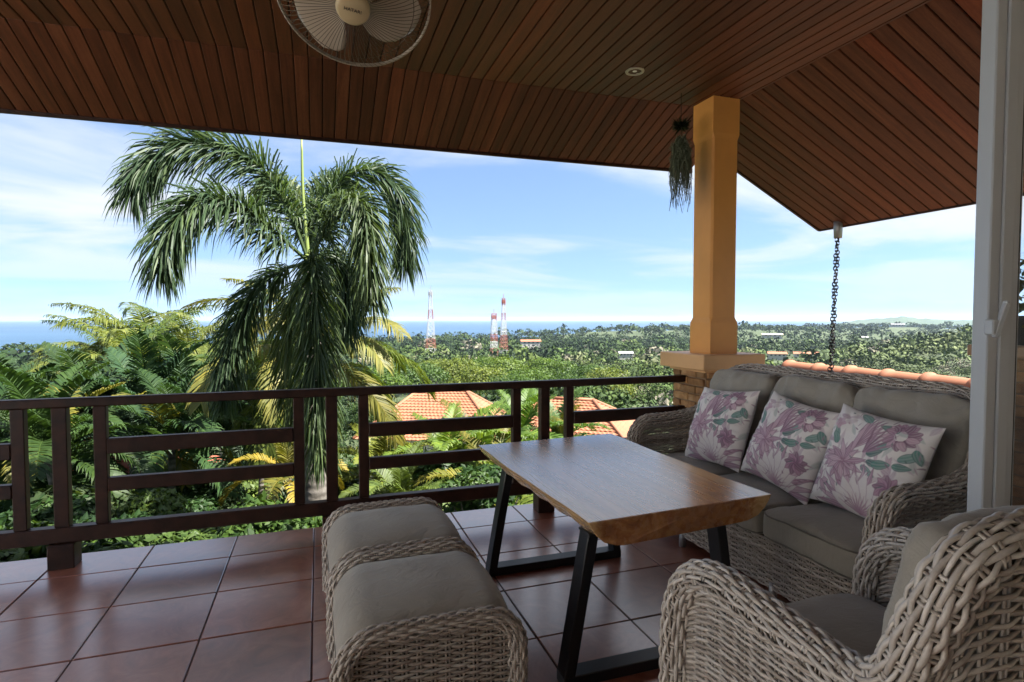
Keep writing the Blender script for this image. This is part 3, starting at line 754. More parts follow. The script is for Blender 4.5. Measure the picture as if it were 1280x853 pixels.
bot = np.stack([P[:, 0], P[:, -1]], 1); mb.grid(bot, flip=True)
for e_, fl in ((0, True), (n - 1, False)):
    ringp = P[e_]; c = ringp.mean(0); nn_ = len(ringp); tr = [[nn_, k, k + 1] if fl else [nn_, k + 1, k] for k in range(nn_ - 1)] + [[nn_, nn_ - 1, 0] if fl else [nn_, 0, nn_ - 1]]
    mb.add(np.vstack([ringp, c]), None, tr)
sl = mb.build('slab', 'slab_wood', None, False, origin=(1.27, 2.42, 0.0)); sl.parent = tb; sl.location = (0, 0, 0); weld(sl, .0003)
bm_ = sl.modifiers.new('bevel', 'BEVEL'); bm_.width = 0.004; bm_.segments = 2; bm_.limit_method = 'ANGLE'; bm_.angle_limit = R(35)
for yy in (1.905, 2.875):
    b = MB(); fl_, fr_, tl_, tr_ = 0.838, 1.625, 0.955, 1.52
    ht = 0.568
    sub = empty('leg_frame'); sub.parent = tb; sub.location = (0, 0, 0)
    COL.objects.unlink(sub); bpy.data.objects.remove(sub)
    b = MB(); b.bar((fl_, yy, 0.022), (fr_, yy, 0.022), 0.075, 0.044, bev=.003); fb = b.build('leg_frame', 'black_steel'); child(fb, tb)
    for a_, c_ in ((fl_ + .022, tl_), (fr_ - .022, tr_)):
        b = MB(); b.bar((a_, yy, .030), (c_, yy, ht), 0.073, 0.044, up=(1, 0, 0), bev=.003); o = b.build('leg', 'black_steel'); o.parent = fb
    b = MB(); b.box(((tl_ + tr_) / 2, yy, ht - .003), (tr_ - tl_ + .05, 0.09, 0.010), bev=.002); o = b.build('top_plate', 'black_steel'); o.parent = fb

# ------------------------------------------------------------------ woven seats (sofa, armchair)
def woven_seat(root, rim, wall_ids, z0, rad, nst, rows, rimst, stretch=None, sections=None, q=4, rimrows=9, squash=1.0):
    """rim: 3-D control points floor-front, over arm, round the back, other arm, floor-front; wall hangs below it"""
    base = np.array(root.location)
    p = resample(spline(np.array(rim), 240), 200)
    c = p[:, :2].mean(0)
    outw = np.stack([p[:, 0] - c[0], p[:, 1] - c[1], np.full(len(p), 0.0)], 1); outw /= np.linalg.norm(outw, axis=1)[:, None]
    tgz = np.abs(np.gradient(p, axis=0)[:, 2]) / (np.linalg.norm(np.gradient(p, axis=0), axis=1) + 1e-9)
    ref = outw * 0.55 + np.stack([p[:, 0] * 0, p[:, 0] * 0, np.full(len(p), .85)], 1) * (1 - tgz[:, None] ** 2) + outw * tgz[:, None]
    mb = MB(); weave(mb, rim_surface(p, rad, -PI, PI, ref, squash), rimst, rimrows, 0.0058, 0.0042, 0.0052, q=q, var=(.35, .9), pair=.0055)
    o = mb.build('rim', 'wicker', None, True); child(o, root); o['kind'] = 'stuff'
    mb = MB(); mb.tube(p, rad * .86, 10); child(mb.build('rim_core', 'wicker_core', None, True), root)
    # wall: horizontal part of the rim
    i0, i1 = wall_ids(p); w_ = p[i0:i1 + 1]; w_ = resample(w_, 160); x = np.linspace(0, 1, 160)
    d2 = np.stack([w_[:, 0] - c[0], w_[:, 1] - c[1]], 1); d2 /= np.linalg.norm(d2, axis=1)[:, None]
    def S(U, V):
        f = lambda a: np.interp(U, x, a)
        top = f(w_[:, 2]) - rad * .3; zz = z0 + (top - z0) * V
        lean = 0.0 if stretch is None else stretch(U, V)
        return np.stack([f(w_[:, 0]) - f(d2[:, 0]) * lean, f(w_[:, 1]) - f(d2[:, 1]) * lean, zz], -1)
    mb = MB(); weave(mb, S, nst, rows, 0.0054, 0.0038, 0.0054, q=q, var=(.25, .8)); o = mb.build('woven_shell', 'wicker', None, True); child(o, root); o['kind'] = 'stuff'
    return S

# sofa
sf = tag(empty('sofa', (2.42, 2.5, 0)), 'long three-seat wicker sofa with grey cushions under three flower pillows', 'sofa')
FX, BX, YN, YF, ZARM, ZB = 2.03, 2.80, 1.60, 3.40, 0.665, 1.012
srim = [(FX, YF, .04), (FX - .005, YF, .40), (FX + .01, YF, .57), (FX + .09, YF, .655), (FX + .25, YF, ZARM), (FX + .42, YF, .68), (FX + .57, YF - .01, .73), (FX + .68, YF - .05, .88), (BX - .03, YF - .12, ZB - .03), (BX, YF - .25, ZB)]
srim += [(BX, y, ZB + .004 * math.sin(y * 9)) for y in (2.9, 2.6, 2.3, 2.1)]
srim += [(BX, YN + .25, ZB), (BX - .03, YN + .12, ZB - .03), (FX + .68, YN + .05, .88), (FX + .57, YN + .01, .73), (FX + .42, YN, .68), (FX + .25, YN, ZARM), (FX + .09, YN, .655), (FX + .01, YN, .57), (FX - .005, YN, .40), (FX, YN, .04)]
def wid(p):
    ok = np.where(p[:, 2] > 0.52)[0]; return ok[0], ok[-1]
woven_seat(sf, srim, wid, 0.06, 0.040, 66, 64, 120, q=3, rimrows=20)
mb = MB()
weave(mb, lambda U, V: np.stack([np.full_like(U, FX + .015), YF - .03 - (YF - YN - .06) * U, .065 + .235 * V], -1), 36, 20, 0.0053, 0.0038, 0.0052, q=4, var=(.3, .85))
o = child(mb.build('front_weave', 'wicker', None, True), sf); o['kind'] = 'stuff'
mb = MB(); mb.box((2.41, 2.5, .17), (.68, 1.70, .20)); child(mb.build('seat_base', 'wicker_core'), sf)
for x, y in ((FX + .01, YF - .03), (FX + .01, 2.86), (FX + .01, 2.14), (FX + .01, YN + .03), (BX - .06, YF - .12), (BX - .06, YN + .12)):
    mb = MB(); mb.tube([(x + .01, y, 0), (x + .01, y, .10)], .019, 10); child(mb.build('leg', 'zinc', None, True), sf)
cw = (YF - YN - .10) / 3
for i in range(3):
    yc = YF - .05 - cw * (i + .5)
    cushion('seat_cushion', sf, .66, cw - .006, .15, frame((2.345, yc, .365 + .002 * i), (1, 0, 0), None, (0.02, 0, 1)), 3.1 + i * 5, .024, .010, (.75, -.75), k=9)
    tilt = R(15 + i)
    M = frame((2.635 + .006 * i, yc + .004 * i, .722), (0, -1, 0), None, (-math.cos(tilt), 0, math.sin(tilt)))
    cushion('back_cushion', sf, cw - .004, .59, .16, M, 11.3 + i * 4, .05, .020, (.0,), k=8, pleat=.009)

# armchair
ac = tag(empty('armchair', (1.39, 1.10, 0)), 'wicker armchair with grey cushions seen from behind at the table', 'armchair')
LXa, RXa, FYa, BYa = 1.01, 1.77, 1.42, 0.68
def mirror(pts, c): return [(2 * c - x, y, z) for x, y, z in pts[::-1]]
half = [(LXa, FYa, .03), (LXa - .005, FYa + .005, .40), (LXa, FYa - .015, .54), (LXa, FYa - .075, .622), (LXa, FYa - .18, .655), (LXa, 1.10, .650), (LXa, .95, .642), (LXa, .83, .640), (LXa, .755, .685), (LXa + .008, .71, .80), (LXa + .025, .685, .885), (LXa + .065, .672, .94), (LXa + .15, .665, .962)]
arim = half + [((LXa + RXa) / 2, .66, .968)] + mirror(half, (LXa + RXa) / 2)
def wid2(p):
    ok = np.where(p[:, 2] > 0.45)[0]; return ok[0], ok[-1]
woven_seat(ac, arim, wid2, 0.06, 0.042, 50, 68, 88, stretch=lambda U, V: (0.03 * (1 - V) * np.clip(1 - np.abs(U - .5) * 3.0, 0, 1)), q=4, rimrows=22)
mb = MB()
weave(mb, lambda U, V: np.stack([RXa - .03 - (RXa - LXa - .06) * U, np.full_like(U, FYa - .02), .065 + .24 * V], -1), 14, 20, 0.0053, 0.0038, 0.0052, q=4)
o = child(mb.build('front_weave', 'wicker', None, True), ac); o['kind'] = 'stuff'
mb = MB(); mb.box((1.39, 1.14, .17), (.66, .50, .20)); child(mb.build('seat_base', 'wicker_core'), ac)
for x in (LXa + .04, RXa - .04):
    for y in (FYa - .03, BYa + .16):
        mb = MB(); mb.tube([(x, y, 0), (x, y, .09)], .018, 10); child(mb.build('leg', 'zinc', None, True), ac)
cushion('seat_cushion', ac, 0.655, .58, .15, frame((1.39, 1.15, .375), (1, 0, 0), None, (0, 0, 1)), 41.7, .022, .004, (.75, -.75), k=9)
M = frame((1.395, .800, .695), (1, 0, 0), None, (0, math.cos(R(11)), math.sin(R(11))))
cushion('back_cushion', ac, .58, .53, .13, M, 53.9, .035, .012, (.0,), k=9, pleat=.007)

# ------------------------------------------------------------------ floral throw pillows
def floral(n=230):
    x = np.linspace(-1, 1, n); X, Y = np.meshgrid(x, x, indexing='ij')
    img = np.ones((n, n, 3)) * np.array([0.78, 0.745, 0.735])
    def blend(m, c): 
        m = np.clip(m, 0, 1)[..., None]; img[:] = img * (1 - m) + np.array(c) * m
    def sm(d, w=0.02): return np.clip(0.5 - d / w, 0, 1)
    def petal(cx, cy, ang, ln, wd, c, streak=0.5, curve=0.0, pointed=1.0, outline=None):
        dx, dy = X - cx, Y - cy; a = ang; u = (dx * math.cos(a) + dy * math.sin(a)) / ln; v = (-dx * math.sin(a) + dy * math.cos(a)) - curve * ln * u * u
        uu = np.clip(u, 0, 1); hw = wd * np.sin(PI * uu ** .8) ** pointed
        inside = sm(np.abs(v) - hw) * (u > 0) * (u < 1)
        st = 0.5 + 0.5 * np.sin(v / wd * 9 + 1.5 * np.sin(u * 4)); t = np.clip(streak * st + .25 * uu, 0, 1)[..., None]
        col = np.array(c) * (1 - t * .55) + np.array([.74, .68, .70]) * t * .55
        m = np.clip(inside, 0, 1)[..., None]; img[:] = img * (1 - m) + col * m
        if outline is not None: blend(sm(np.abs(np.abs(v) - hw) - .006, .014) * (u > 0.03) * (u < .99) * .8, outline)
    MV = (0.36, 0.17, 0.28); MVD = (0.20, 0.08, 0.16); MVL = (0.50, 0.31, 0.41); TL = (0.06, 0.22, 0.19); TLD = (0.035, 0.13, 0.12); WH = (0.73, 0.69, 0.68); OUT = (0.22, 0.12, 0.19)
    rg = random.Random(5)
    for _ in range(80):                       # faint backdrop leaves
        petal(rg.uniform(-1, 1), rg.uniform(-1, 1), rg.uniform(0, 6.28), rg.uniform(.2, .5), rg.uniform(.02, .06), rg.choice([(.48, .36, .43), (.55, .47, .52), (.50, .55, .53), (.62, .55, .58)]))
    for k in range(7): petal(-.35 + k * .03, .05, 1.15 + k * .11 - .35, .95 - .03 * abs(k - 3), .05, MV if k % 2 else MVL, .6, -.12 + .02 * k, 1, OUT)   # tall spray
    for ang, ln in ((2.9, .55), (3.2, .6), (3.5, .5), (2.6, .42)): petal(-.25, -.05, ang, ln, .06, MVL, .5, .1, 1, OUT)
    for cx, cy, an in ((-.62, .28, 1.7), (-.55, .2, 2.0), (.12, .18, .3), (.18, .05, -.1), (.30, .32, .6), (.62, .1, 0.1), (.68, .22, .6), (.1, -.05, -.5), (-.1, -.72, 3.4), (-.45, -.62, 2.6), (.5, .72, 2.9), (-.05, .78, 2.6), (.85, .5, -1.2), (.3, .02, .2)): petal(cx, cy, an, rg.uniform(.26, .36), rg.uniform(.055, .085), rg.choice([TL, TL, TLD, (.13, .30, .27)]), .35, .1, .8, TLD)
    for k in range(15): petal(.55 + .10 * math.cos(k * 2.4), .66 + .10 * math.sin(k * 2.4), k * 2.4, .20, .07, (MV, MVL, MVD)[k % 3], .5, .2, .7, OUT)   # rose-like bloom
    for k in range(6): petal(.05, .18, .35 + k * .2, .66, .022, MVD if k % 2 else (.30, .16, .25), .2, .25)
    for k in range(11): petal(-.25, -.08, -2.6 + k * .57, .36 + .05 * (k % 3), .055, (MVL, MV)[k % 2], .7, .08, 1, OUT)   # star flower
    for k in range(15): petal(.22, -.98, .1 + k * .21, .98, .07, (MV, MVL)[k % 2], .6, .05, 1, OUT)
    for k in range(9): petal(.22, -.98, .42 + k * .28, .86 - .06 * abs(k - 4), .135, WH, .5, 0, .8, (.42, .30, .38))      # big white bloom
    for k in range(13): petal(.22, -.95, .3 + k * .2, .42, .012, MV, .2)
    for k in range(9): petal(.66, -.30, .2 + k * .7, .24, .07, (MVD, MV)[k % 2], .3, .2, .8, OUT)
    for k in range(7): petal(-.72, -.55, k * .9, .26, .06, (MVL, WH)[k % 2], .5, .1, .9, OUT)
    for k in range(5): petal(-.68, .62, k * 1.26, .15, .05, (MVL, (.55, .40, .48))[k % 2], .4)
    for _ in range(70):
        petal(rg.uniform(-1, 1), rg.uniform(-1, 1), rg.uniform(0, 6.28), rg.uniform(.06, .16), rg.uniform(.006, .013), rg.choice([MVD, MV, TLD, OUT]), .1)
    return np.clip(img, 0.02, .9)
PRINT = floral()
def pillow_mesh(sz=0.50, T=0.105, n=230, seed=1.0):
    u = np.linspace(-1, 1, n); U, V = np.meshgrid(u, u, indexing='ij')
    ed = 0.085
    X = U * sz / 2 * (1 - ed * (1 - V ** 2) * np.abs(U) ** 2); Y = V * sz / 2 * (1 - ed * (1 - U ** 2) * np.abs(V) ** 2)
    th = T * (np.clip((1 - np.abs(U) ** 2.6) * (1 - np.abs(V) ** 2.6), 0, 1)) ** 0.55
    k = n // 46; co = []
    wr = np.zeros_like(th)
    sub = np.stack([X[::5, ::5].ravel(), Y[::5, ::5].ravel(), X[::5, ::5].ravel() * 0], 1)
    w1 = fbm(sub, 8, .016, seed).reshape(X[::5, ::5].shape); g = np.linspace(-1, 1, w1.shape[0])
    ii = np.interp(u, g, np.arange(len(g))); i0 = np.clip(ii.astype(int), 0, len(g) - 2); f = ii - i0
    rowi = w1[i0] * (1 - f)[:, None] + w1[i0 + 1] * f[:, None]; wr = rowi[:, i0] * (1 - f)[None] + rowi[:, i0 + 1] * f[None]
    mask = (1 - np.maximum(np.abs(U), np.abs(V)) ** 6)
    rad = np.maximum(np.abs(U), np.abs(V)); pinch = .006 * np.sin(np.arctan2(V, U) * 34 + seed) * np.clip(rad - .6, 0, .4) / .4 * (1 - rad ** 12)
    F = np.stack([X, Y, th + (wr + pinch) * mask], -1); B = np.stack([X, Y, -th * .8 + wr * mask * .5], -1)[:, ::-1]
    mb = MB(); mb.grid(F, flip=True if False else False); mb.grid(B)
    me = mb.data('throw_pillow', 'floral_print', True)
    # orientation: make front face +Z
    at = me.attributes.new('print', 'FLOAT_COLOR', 'POINT')
    c = np.ones((n, n, 4)); c[..., :3] = PRINT; cb = c[::-1, ::-1]
    at.data.foreach_set('color', np.concatenate([c.reshape(-1, 4), cb.reshape(-1, 4)]).astype(np.float32).ravel())
    return me
pil = [((2.375, 2.935, .690), 21, 4, 'flower print pillow at the railing end of the wicker sofa', 1.0), ((2.385, 2.395, .690), 21, -7, 'flower print pillow in the middle of the wicker sofa', 2.7), ((2.375, 1.905, .692), 20, -4, 'flower print pillow nearest the sofa arm by the glass door', 5.1)]
for (c, tl, roll, lab, sd_) in pil:
    t = R(tl); z = Vector((-math.cos(t), 0, math.sin(t))); x = Vector((0, -1, 0)); y = z.cross(x)
    rr_ = R(roll); x2 = x * math.cos(rr_) + y * math.sin(rr_)
    o = bpy.data.objects.new('throw_pillow', pillow_mesh(seed=sd_)); COL.objects.link(o); o.matrix_basis = frame(c, x2, None, z)
    tag(o, lab, 'pillow', 'flower print pillows on the sofa')

# ------------------------------------------------------------------ ceiling fan
HUB = pix(441, 13, 2.06)                     # hub face
fan = tag(empty('ceiling_fan', tuple(HUB)), 'cage fan with pale blades hanging from the plank ceiling', 'fan')
ax = Vector((-0.10, -0.52, -0.85)).normalized()   # blows down towards the seats
xx = Vector((1, 0, 0)); xx = (xx - ax * xx.dot(ax)).normalized()
fan.rotation_euler = frame((0, 0, 0), xx, None, ax).to_euler()
FR = 0.262
def ring(r, z, n=64): t = np.linspace(0, 2 * PI, n + 1); return np.stack([r * np.cos(t), r * np.sin(t), np.full(n + 1, z)], 1)
b = MB()
for k in range(84):
    a = k * 2 * PI / 84; tw = 0.16
    pts = []
    for s in np.linspace(0, 1, 8):
        r = 0.058 + (FR - .058) * s; z = -0.012 - 0.060 * s ** 3.2; an = a + tw * s
        pts.append((r * math.cos(an), r * math.sin(an), z))
    b.tube(pts, 0.0011, 4, False)
b.tube(ring(0.205, -0.043), 0.0014, 4, False)
o = b.build('front_grille', 'fan_wire', fan, True); o['kind'] = 'stuff'
b = MB()
for k in range(60):
    a = k * 2 * PI / 60; pts = []
    for s in np.linspace(0, 1, 6):
        r = 0.07 + (FR - .07) * s; z = -0.175 + 0.085 * s ** 2.4; pts.append((r * math.cos(a), r * math.sin(a), z))
    b.tube(pts, 0.0011, 4, False)
o = b.build('rear_grille', 'fan_wire', fan, True); o['kind'] = 'stuff'
b = MB(); b.tube(ring(FR, -0.078), 0.004, 6, False); b.tube(ring(FR, -0.088), 0.0035, 6, False); b.build('outer_ring', 'fan_rim', fan, True)
def lathe(b, prof, n=40):
    t = np.linspace(0, 2 * PI, n + 1); P = np.array([[[r * math.cos(a), r * math.sin(a), z] for r, z in prof] for a in t]); b.grid(P); return b
b = MB(); lathe(b, [(0.0001, 0.004), (0.046, 0.004), (0.054, 0.0), (0.058, -0.010), (0.058, -0.016), (0.0001, -.018)]); hb = b.build('hub_badge', 'fan_hub', fan, True)
tcu = bpy.data.curves.new('lettering', 'FONT'); tcu.body = 'HATARI'; tcu.size = 0.017; tcu.align_x = 'CENTER'; tcu.align_y = 'CENTER'; tcu.extrude = 0.0004
to = bpy.data.objects.new('lettering', tcu); COL.objects.link(to); dg = bpy.context.evaluated_depsgraph_get()
tm = bpy.data.meshes.new_from_object(to.evaluated_get(dg)); bpy.data.objects.remove(to); tm.materials.clear(); tm.materials.append(MAT['ink'])
to = inst('lettering', tm, hb, (0, 0.002, 0.0052), (0, 0, R(-4)))
for k in range(3):
    b = MB(); P = np.zeros((14, 20, 3))
    for i, s in enumerate(np.linspace(0, 1, 14)):
        r = 0.035 + 0.195 * s; wdt = R(88) * (0.62 + .42 * math.sin(PI * min(1, s * .85 + .1))) * (1 if s < .86 else max(.25, 1 - ((s - .86) / .14) ** 2 * .5)); a0 = k * 2 * PI / 3 + R(200) + 0.5 * s
        for j, t_ in enumerate(np.linspace(-.5, .5, 20)):
            an = a0 + wdt * t_; P[i, j] = (r * math.cos(an), r * math.sin(an), -0.085 + 0.055 * t_ * (1 - .3 * s))
    b.grid(P); o = b.build('blade', 'fan_plastic', fan, True); sm_ = o.modifiers.new('thick', 'SOLIDIFY'); sm_.thickness = .003
b = MB(); lathe(b, [(0.0001, -.06), (0.04, -.06), (0.05, -.10), (0.05, -.16), (.085, -.18), (.085, -.27), (.06, -.30), (.0001, -.30)]); b.build('motor', 'fan_plastic', fan, True)
inv = frame((0, 0, 0), xx, None, ax).inverted()
rear = Vector((0, 0, -.29)); topw = Vector((0, 0, ZA - HUB[2])) + (ax * -.29).xyz * 1.0; topw.z = ZA + .01 - HUB[2]
b = MB(); b.tube([tuple(rear), tuple(inv @ topw)], .016, 10); b.build('drop_rod', 'fan_plastic', fan, True)
b = MB(); tq = inv @ topw; tq2 = inv @ (topw - Vector((0, 0, .07))); b.tube([tuple(tq2), tuple(tq)], [.045, .065], 20); b.build('canopy', 'fan_plastic', fan, True)

# ------------------------------------------------------------------ downlight
dlp = None
d = ray(793.5, 89.5); k = (ZA - EYE) / d[2]; dlp = d * k + np.array([0, 0, EYE])
dl = tag(empty('downlight', (dlp[0], dlp[1], ZA)), 'small round recessed downlight in the plank ceiling', 'light')
b = MB(); lathe(b, [(.041, .02), (.043, -.004), (.050, -.007), (.061, -.004), (.063, .002)]); b.build('trim_ring', 'fan_rim', dl, True)
b = MB(); lathe(b, [(.0001, .012), (.02, .010), (.042, .006), (.043, -.001)]); b.build('reflector', 'chrome', dl, True)
b = MB(); lathe(b, [(.0001, -.003), (.012, -.002), (.020, .004), (.022, .012)]); b.build('bulb', 'lamp_glass', dl, True)

# ------------------------------------------------------------------ hanging air plant
mp_ = np.array([2.655, 3.56, 0]); 
zt, zb = ZA - .02, 1.36 + (401 - 262) / 712 * 4.15
dv = ray(852, 160); k = (mp_[1] + .0) / dv[1]; mp_[0] = dv[0] * k - .005
moss = tag(empty('hanging_plant', (mp_[0], mp_[1], 2.6)), 'grey-green hanging moss plant tied beside the orange column', 'plant')
b = MB(); b.tube([(mp_[0], mp_[1], ZA + .005), (mp_[0], mp_[1], 2.75)], .0025, 5); child(b.build('cord', 'iron'), moss)
b = MB()
for i in range(420):
    th, ph = random.uniform(0, 2 * PI), random.gauss(0, .5); r0 = .045
    d = np.array([math.cos(th) * math.cos(ph), math.sin(th) * math.cos(ph), math.sin(ph) + .25]); c = np.array([mp_[0], mp_[1], 2.745]) + d * r0 * random.uniform(.1, 1)
    e = c + d * random.uniform(.03, .055); s = np.cross(d, np.random.default_rng(i).standard_normal(3)); s = s / np.linalg.norm(s) * .004
    b.add([c - s, c + s, e], None, [[0, 1, 2]], random.random())
o = child(b.build('crown', 'leaf'), moss); o.color = (0.018, 0.03, 0.014, 1); o['kind'] = 'stuff'
b = MB(); rg = random.Random(3)
for i in range(330):
    th = rg.uniform(0, 2 * PI); rr0 = .012 + .05 * math.sqrt(rg.random()); z = 2.70 - rg.random() ** .8 * .08; zend = rg.uniform(2.30, 2.6) if rg.random() < .6 else rg.uniform(2.14, 2.4)
    p = []; x, y = mp_[0] + rr0 * .5 * math.cos(th), mp_[1] + rr0 * .5 * math.sin(th); m = 9; ph = rg.uniform(0, 6)
    for j in range(m):
        f = j / (m - 1); sp = .45 + .75 * min(1, f * 2.2)
        p.append((mp_[0] + rr0 * sp * math.cos(th) + .010 * math.sin(ph + f * 11), mp_[1] + rr0 * sp * math.sin(th) + .010 * math.cos(ph * 2 + f * 9), z + (zend - z) * f))
    p = np.array(p); s = np.array([math.cos(ph), math.sin(ph), 0]) * .0021
    P = np.stack([p - s, p + s], 1); b.grid(P, rg.random())
    for j in range(1, m - 1):
        for _ in range(2):
            c = p[j]; an = rg.uniform(0, 6.28); e = c + np.array([math.cos(an) * .016, math.sin(an) * .016, -.012 + rg.uniform(-.01, .012)]); b.add([c - [0, 0, .0018], c + [0, 0, .0018], e], None, [[0, 1, 2]], rg.random())
o = child(b.build('strands', 'moss'), moss); o['kind'] = 'stuff'

# ------------------------------------------------------------------ rain chain
d = ray(1047.5, 291); k = (CX1 - .045) / d[0]; top = d * k + np.array([0, 0, EYE])
chz = cz(CX1) + .0
rc = tag(empty('rain_chain', (top[0], top[1], chz)), 'black rain chain hanging from the corner of the eave', 'chain')
b = MB(); lathe(b, [(.0001, .04), (.038, .04), (.038, -.02), (.034, -.115), (.030, -.115), (.0001, -.10)], 20); b.build('outlet', 'zinc', rc, True)
b = MB(); t = np.linspace(0, 2 * PI, 13); z = -.11; i = 0
lean = np.array([-0.040, 0.0])
while z > -1.55:
    f = -z
    for sd2 in (-1, 1):
        a = i * PI / 2 + sd2 * .5; lx = .013 * np.cos(t); lz = .021 * np.sin(t)
        off = .012 * sd2; cx_, cy_ = off * math.cos(i * .35) + lean[0] * f, off * math.sin(i * .35)
        b.tube(np.stack([cx_ + lx * math.cos(a), cy_ + lx * math.sin(a), z - .021 + lz], 1), .0048, 5, False)
    z -= .029; i += 1
o = b.build('chain_links', 'iron', rc, True); o['kind'] = 'stuff'

# ------------------------------------------------------------------ low tiled roof beside the terrace
RX, RZ = 6.4, 0.74
lr = tag(empty('neighbour_roof', (RX, 5.2, 0.0)), 'low terracotta tiled roof ridge right behind the wicker sofa', 'roof')
Y0_, Y1_ = 3.6, 6.45
b = MB(); sx = np.arange(0, Y1_ - Y0_, .03)
for sg in (-1, 1):
    P = np.array([[[RX + sg * s, Y0_ + y_, RZ - .05 - s * .42 + .035 * abs(math.sin(y_ * PI / .24))] for y_ in sx] for s in np.linspace(0.02, 1.8, 12)]); b.grid(P, flip=sg > 0)
o = child(b.build('pan_tiles', 'clay', None, True), lr); o['kind'] = 'stuff'
t = np.linspace(-PI * .5, PI * .5, 12)
b = MB(); P = np.zeros((7, 12, 3))
for k, (s, r) in enumerate(((0, .125), (.03, .150), (.075, .152), (.10, .130), (.22, .128), (.40, .122), (.56, .116))):
    P[k, :, 0] = r * np.sin(t); P[k, :, 1] = -s; P[k, :, 2] = r * np.cos(t) * .92
b.grid(P); rm = b.data('ridge_tile', 'clay', True); y = Y1_ + .03
while y > Y0_ + .3:
    o = inst('ridge_tile', rm, None, (RX + random.uniform(-.01, .01), y, RZ - .10 + random.uniform(-.006, .006)), (0, random.uniform(-.03, .03), random.uniform(-.02, .02))); child(o, lr); y -= .49
b = MB(); b.box((RX, (Y0_ + Y1_) / 2, -5.0), (3.0, Y1_ - Y0_ - .3, 10.2)); child(b.build('supporting_wall', 'cream_wall'), lr)

# ------------------------------------------------------------------ brick pier with shrub seen through the glass door
pr = tag(empty('brick_pier', (3.66, 1.98, 0)), 'brick pier with flat stone cap behind the glass door', 'pier')
b = MB(); b.box((3.66, 1.98, .58), (.385, .385, 1.16)); pc = child(b.build('core', 'mortar'), pr)
brick_skin(pc, 3.47, 3.85, 1.79, 2.17, 0.0, 1.15, pr)
b = MB(); b.box((3.66, 1.98, 1.19), (.44, .44, .06), bev=.006); child(b.build('cap', 'timber'), pr)
pot = tag(empty('potted_shrub', (3.66, 1.98, 1.22)), 'small leafy shrub in a dark pot on the brick pier', 'plant')
b = MB(); lathe(b, [(.0001, 0), (.09, 0), (.12, .14), (.125, .16), (.108, .16), (.0001, .14)], 24); b.build('pot', 'iron', pot, True)
b = MB(); rg = random.Random(9)
for i in range(420):
    c = np.array([rg.gauss(0, .09), rg.gauss(0, .09), .30 + rg.gauss(0, .13)]); d = np.array([rg.gauss(0, 1), rg.gauss(0, 1), rg.gauss(.3, .6)]); d /= np.linalg.norm(d); s = np.cross(d, (0, 0, 1)); s = s / (np.linalg.norm(s) + 1e-6) * .016; e = c + d * .065
    b.add([c, c + d * .03 - s, e, c + d * .03 + s], [[0, 1, 2, 3]], None, rg.random())
for k in range(5): b.tube([(0, 0, .12), (rg.gauss(0, .05), rg.gauss(0, .05), .28), (rg.gauss(0, .12), rg.gauss(0, .12), .42)], .006, 5)
o = b.build('foliage', 'leaf', pot); o.color = (.10, .13, .03, 1); o['kind'] = 'stuff'

# ------------------------------------------------------------------ palms
def frond_mesh(length, elev, droop, nl=46, leaf=0.62, width=0.035, leafdroop=0.55, seed=1, vshape=0.35, name='frond'):
    """pinnate frond: arching midrib along +X, two rows of hanging leaflets"""
    rg = np.random.default_rng(seed); m = 26; s = np.linspace(0, 1, m); ang = elev - droop * s ** 1.25
    dx = np.cos(ang) * length / (m - 1); dz = np.sin(ang) * length / (m - 1)
    px = np.concatenate([[0], np.cumsum(dx)[:-1]]); pz = np.concatenate([[0], np.cumsum(dz)[:-1]]); py = 0.04 * length * np.sin(s * 2.2 + seed) * s
    P = np.stack([px, py, pz], 1); b = MB(); b.tube(P, np.linspace(.026, .005, m) * length / 3.2, 5, False, .85)
    tg = np.gradient(P, axis=0); tg /= np.linalg.norm(tg, axis=1)[:, None]
    f = np.linspace(0.14, 0.995, nl)
    for sg in (-1, 1):
        for i, u in enumerate(f):
            u = u + rg.normal(0, .004); p = np.array([np.interp(u, s, P[:, k]) for k in range(3)]); t = np.array([np.interp(u, s, tg[:, k]) for k in range(3)]); t /= np.linalg.norm(t)
            side = np.cross(t, (0, 0, 1.0)); side /= np.linalg.norm(side) + 1e-9; upv = np.cross(side, t)
            ll = leaf * (math.sin(PI * (0.16 + 0.78 * u)) ** .7) * rg.uniform(.85, 1.1)
            fw = 0.45 + 0.6 * u
            d = side * sg + t * fw + upv * (vshape + rg.normal(0, .10)); d /= np.linalg.norm(d)
            dr = leafdroop * rg.uniform(.7, 1.3); w_ = width * rg.uniform(.8, 1.15)
            p1 = p + d * ll * .45 + np.array([0, 0, -dr * ll * .12]); p2 = p + d * ll * .80 + np.array([0, 0, -dr * ll * .42]); p3 = p + d * ll * .98 + np.array([0, 0, -dr * ll * .85])
            wv = t * (1 - .3 * u); wv = wv - d * np.dot(wv, d); wv /= np.linalg.norm(wv) + 1e-9; wv = wv * w_ / 2
            b.add([p - wv * .5, p + wv * .5, p1 - wv, p1 + wv, p2 - wv * .75, p2 + wv * .75, p3], [[0, 1, 3, 2], [2, 3, 5, 4]], [[4, 5, 6]], np.clip(rg.normal(.5, .16), 0, 1))
    return b.data(name, 'leaf')
COCO = [frond_mesh(3.6, R(e), R(d_), 64, .80, .055, .75, 20 + k) for k, (e, d_) in enumerate(((74, 75), (58, 95), (42, 105), (24, 105), (2, 85), (-22, 55)))]
AREC = [frond_mesh(2.1, R(e), R(d_), 46, .50, .046, .45, 40 + k, .6) for k, (e, d_) in enumerate(((80, 55), (66, 85), (50, 100), (32, 105), (12, 90)))]
def trunk_pts(base, top, bend=0.3):
    base = np.array(base); top = np.array(top); f = np.linspace(0, 1, 12)[:, None]; off = np.array([bend, bend * .4, 0]) * np.sin(PI * f) * 1.0
    return base * (1 - f) + top * f + off
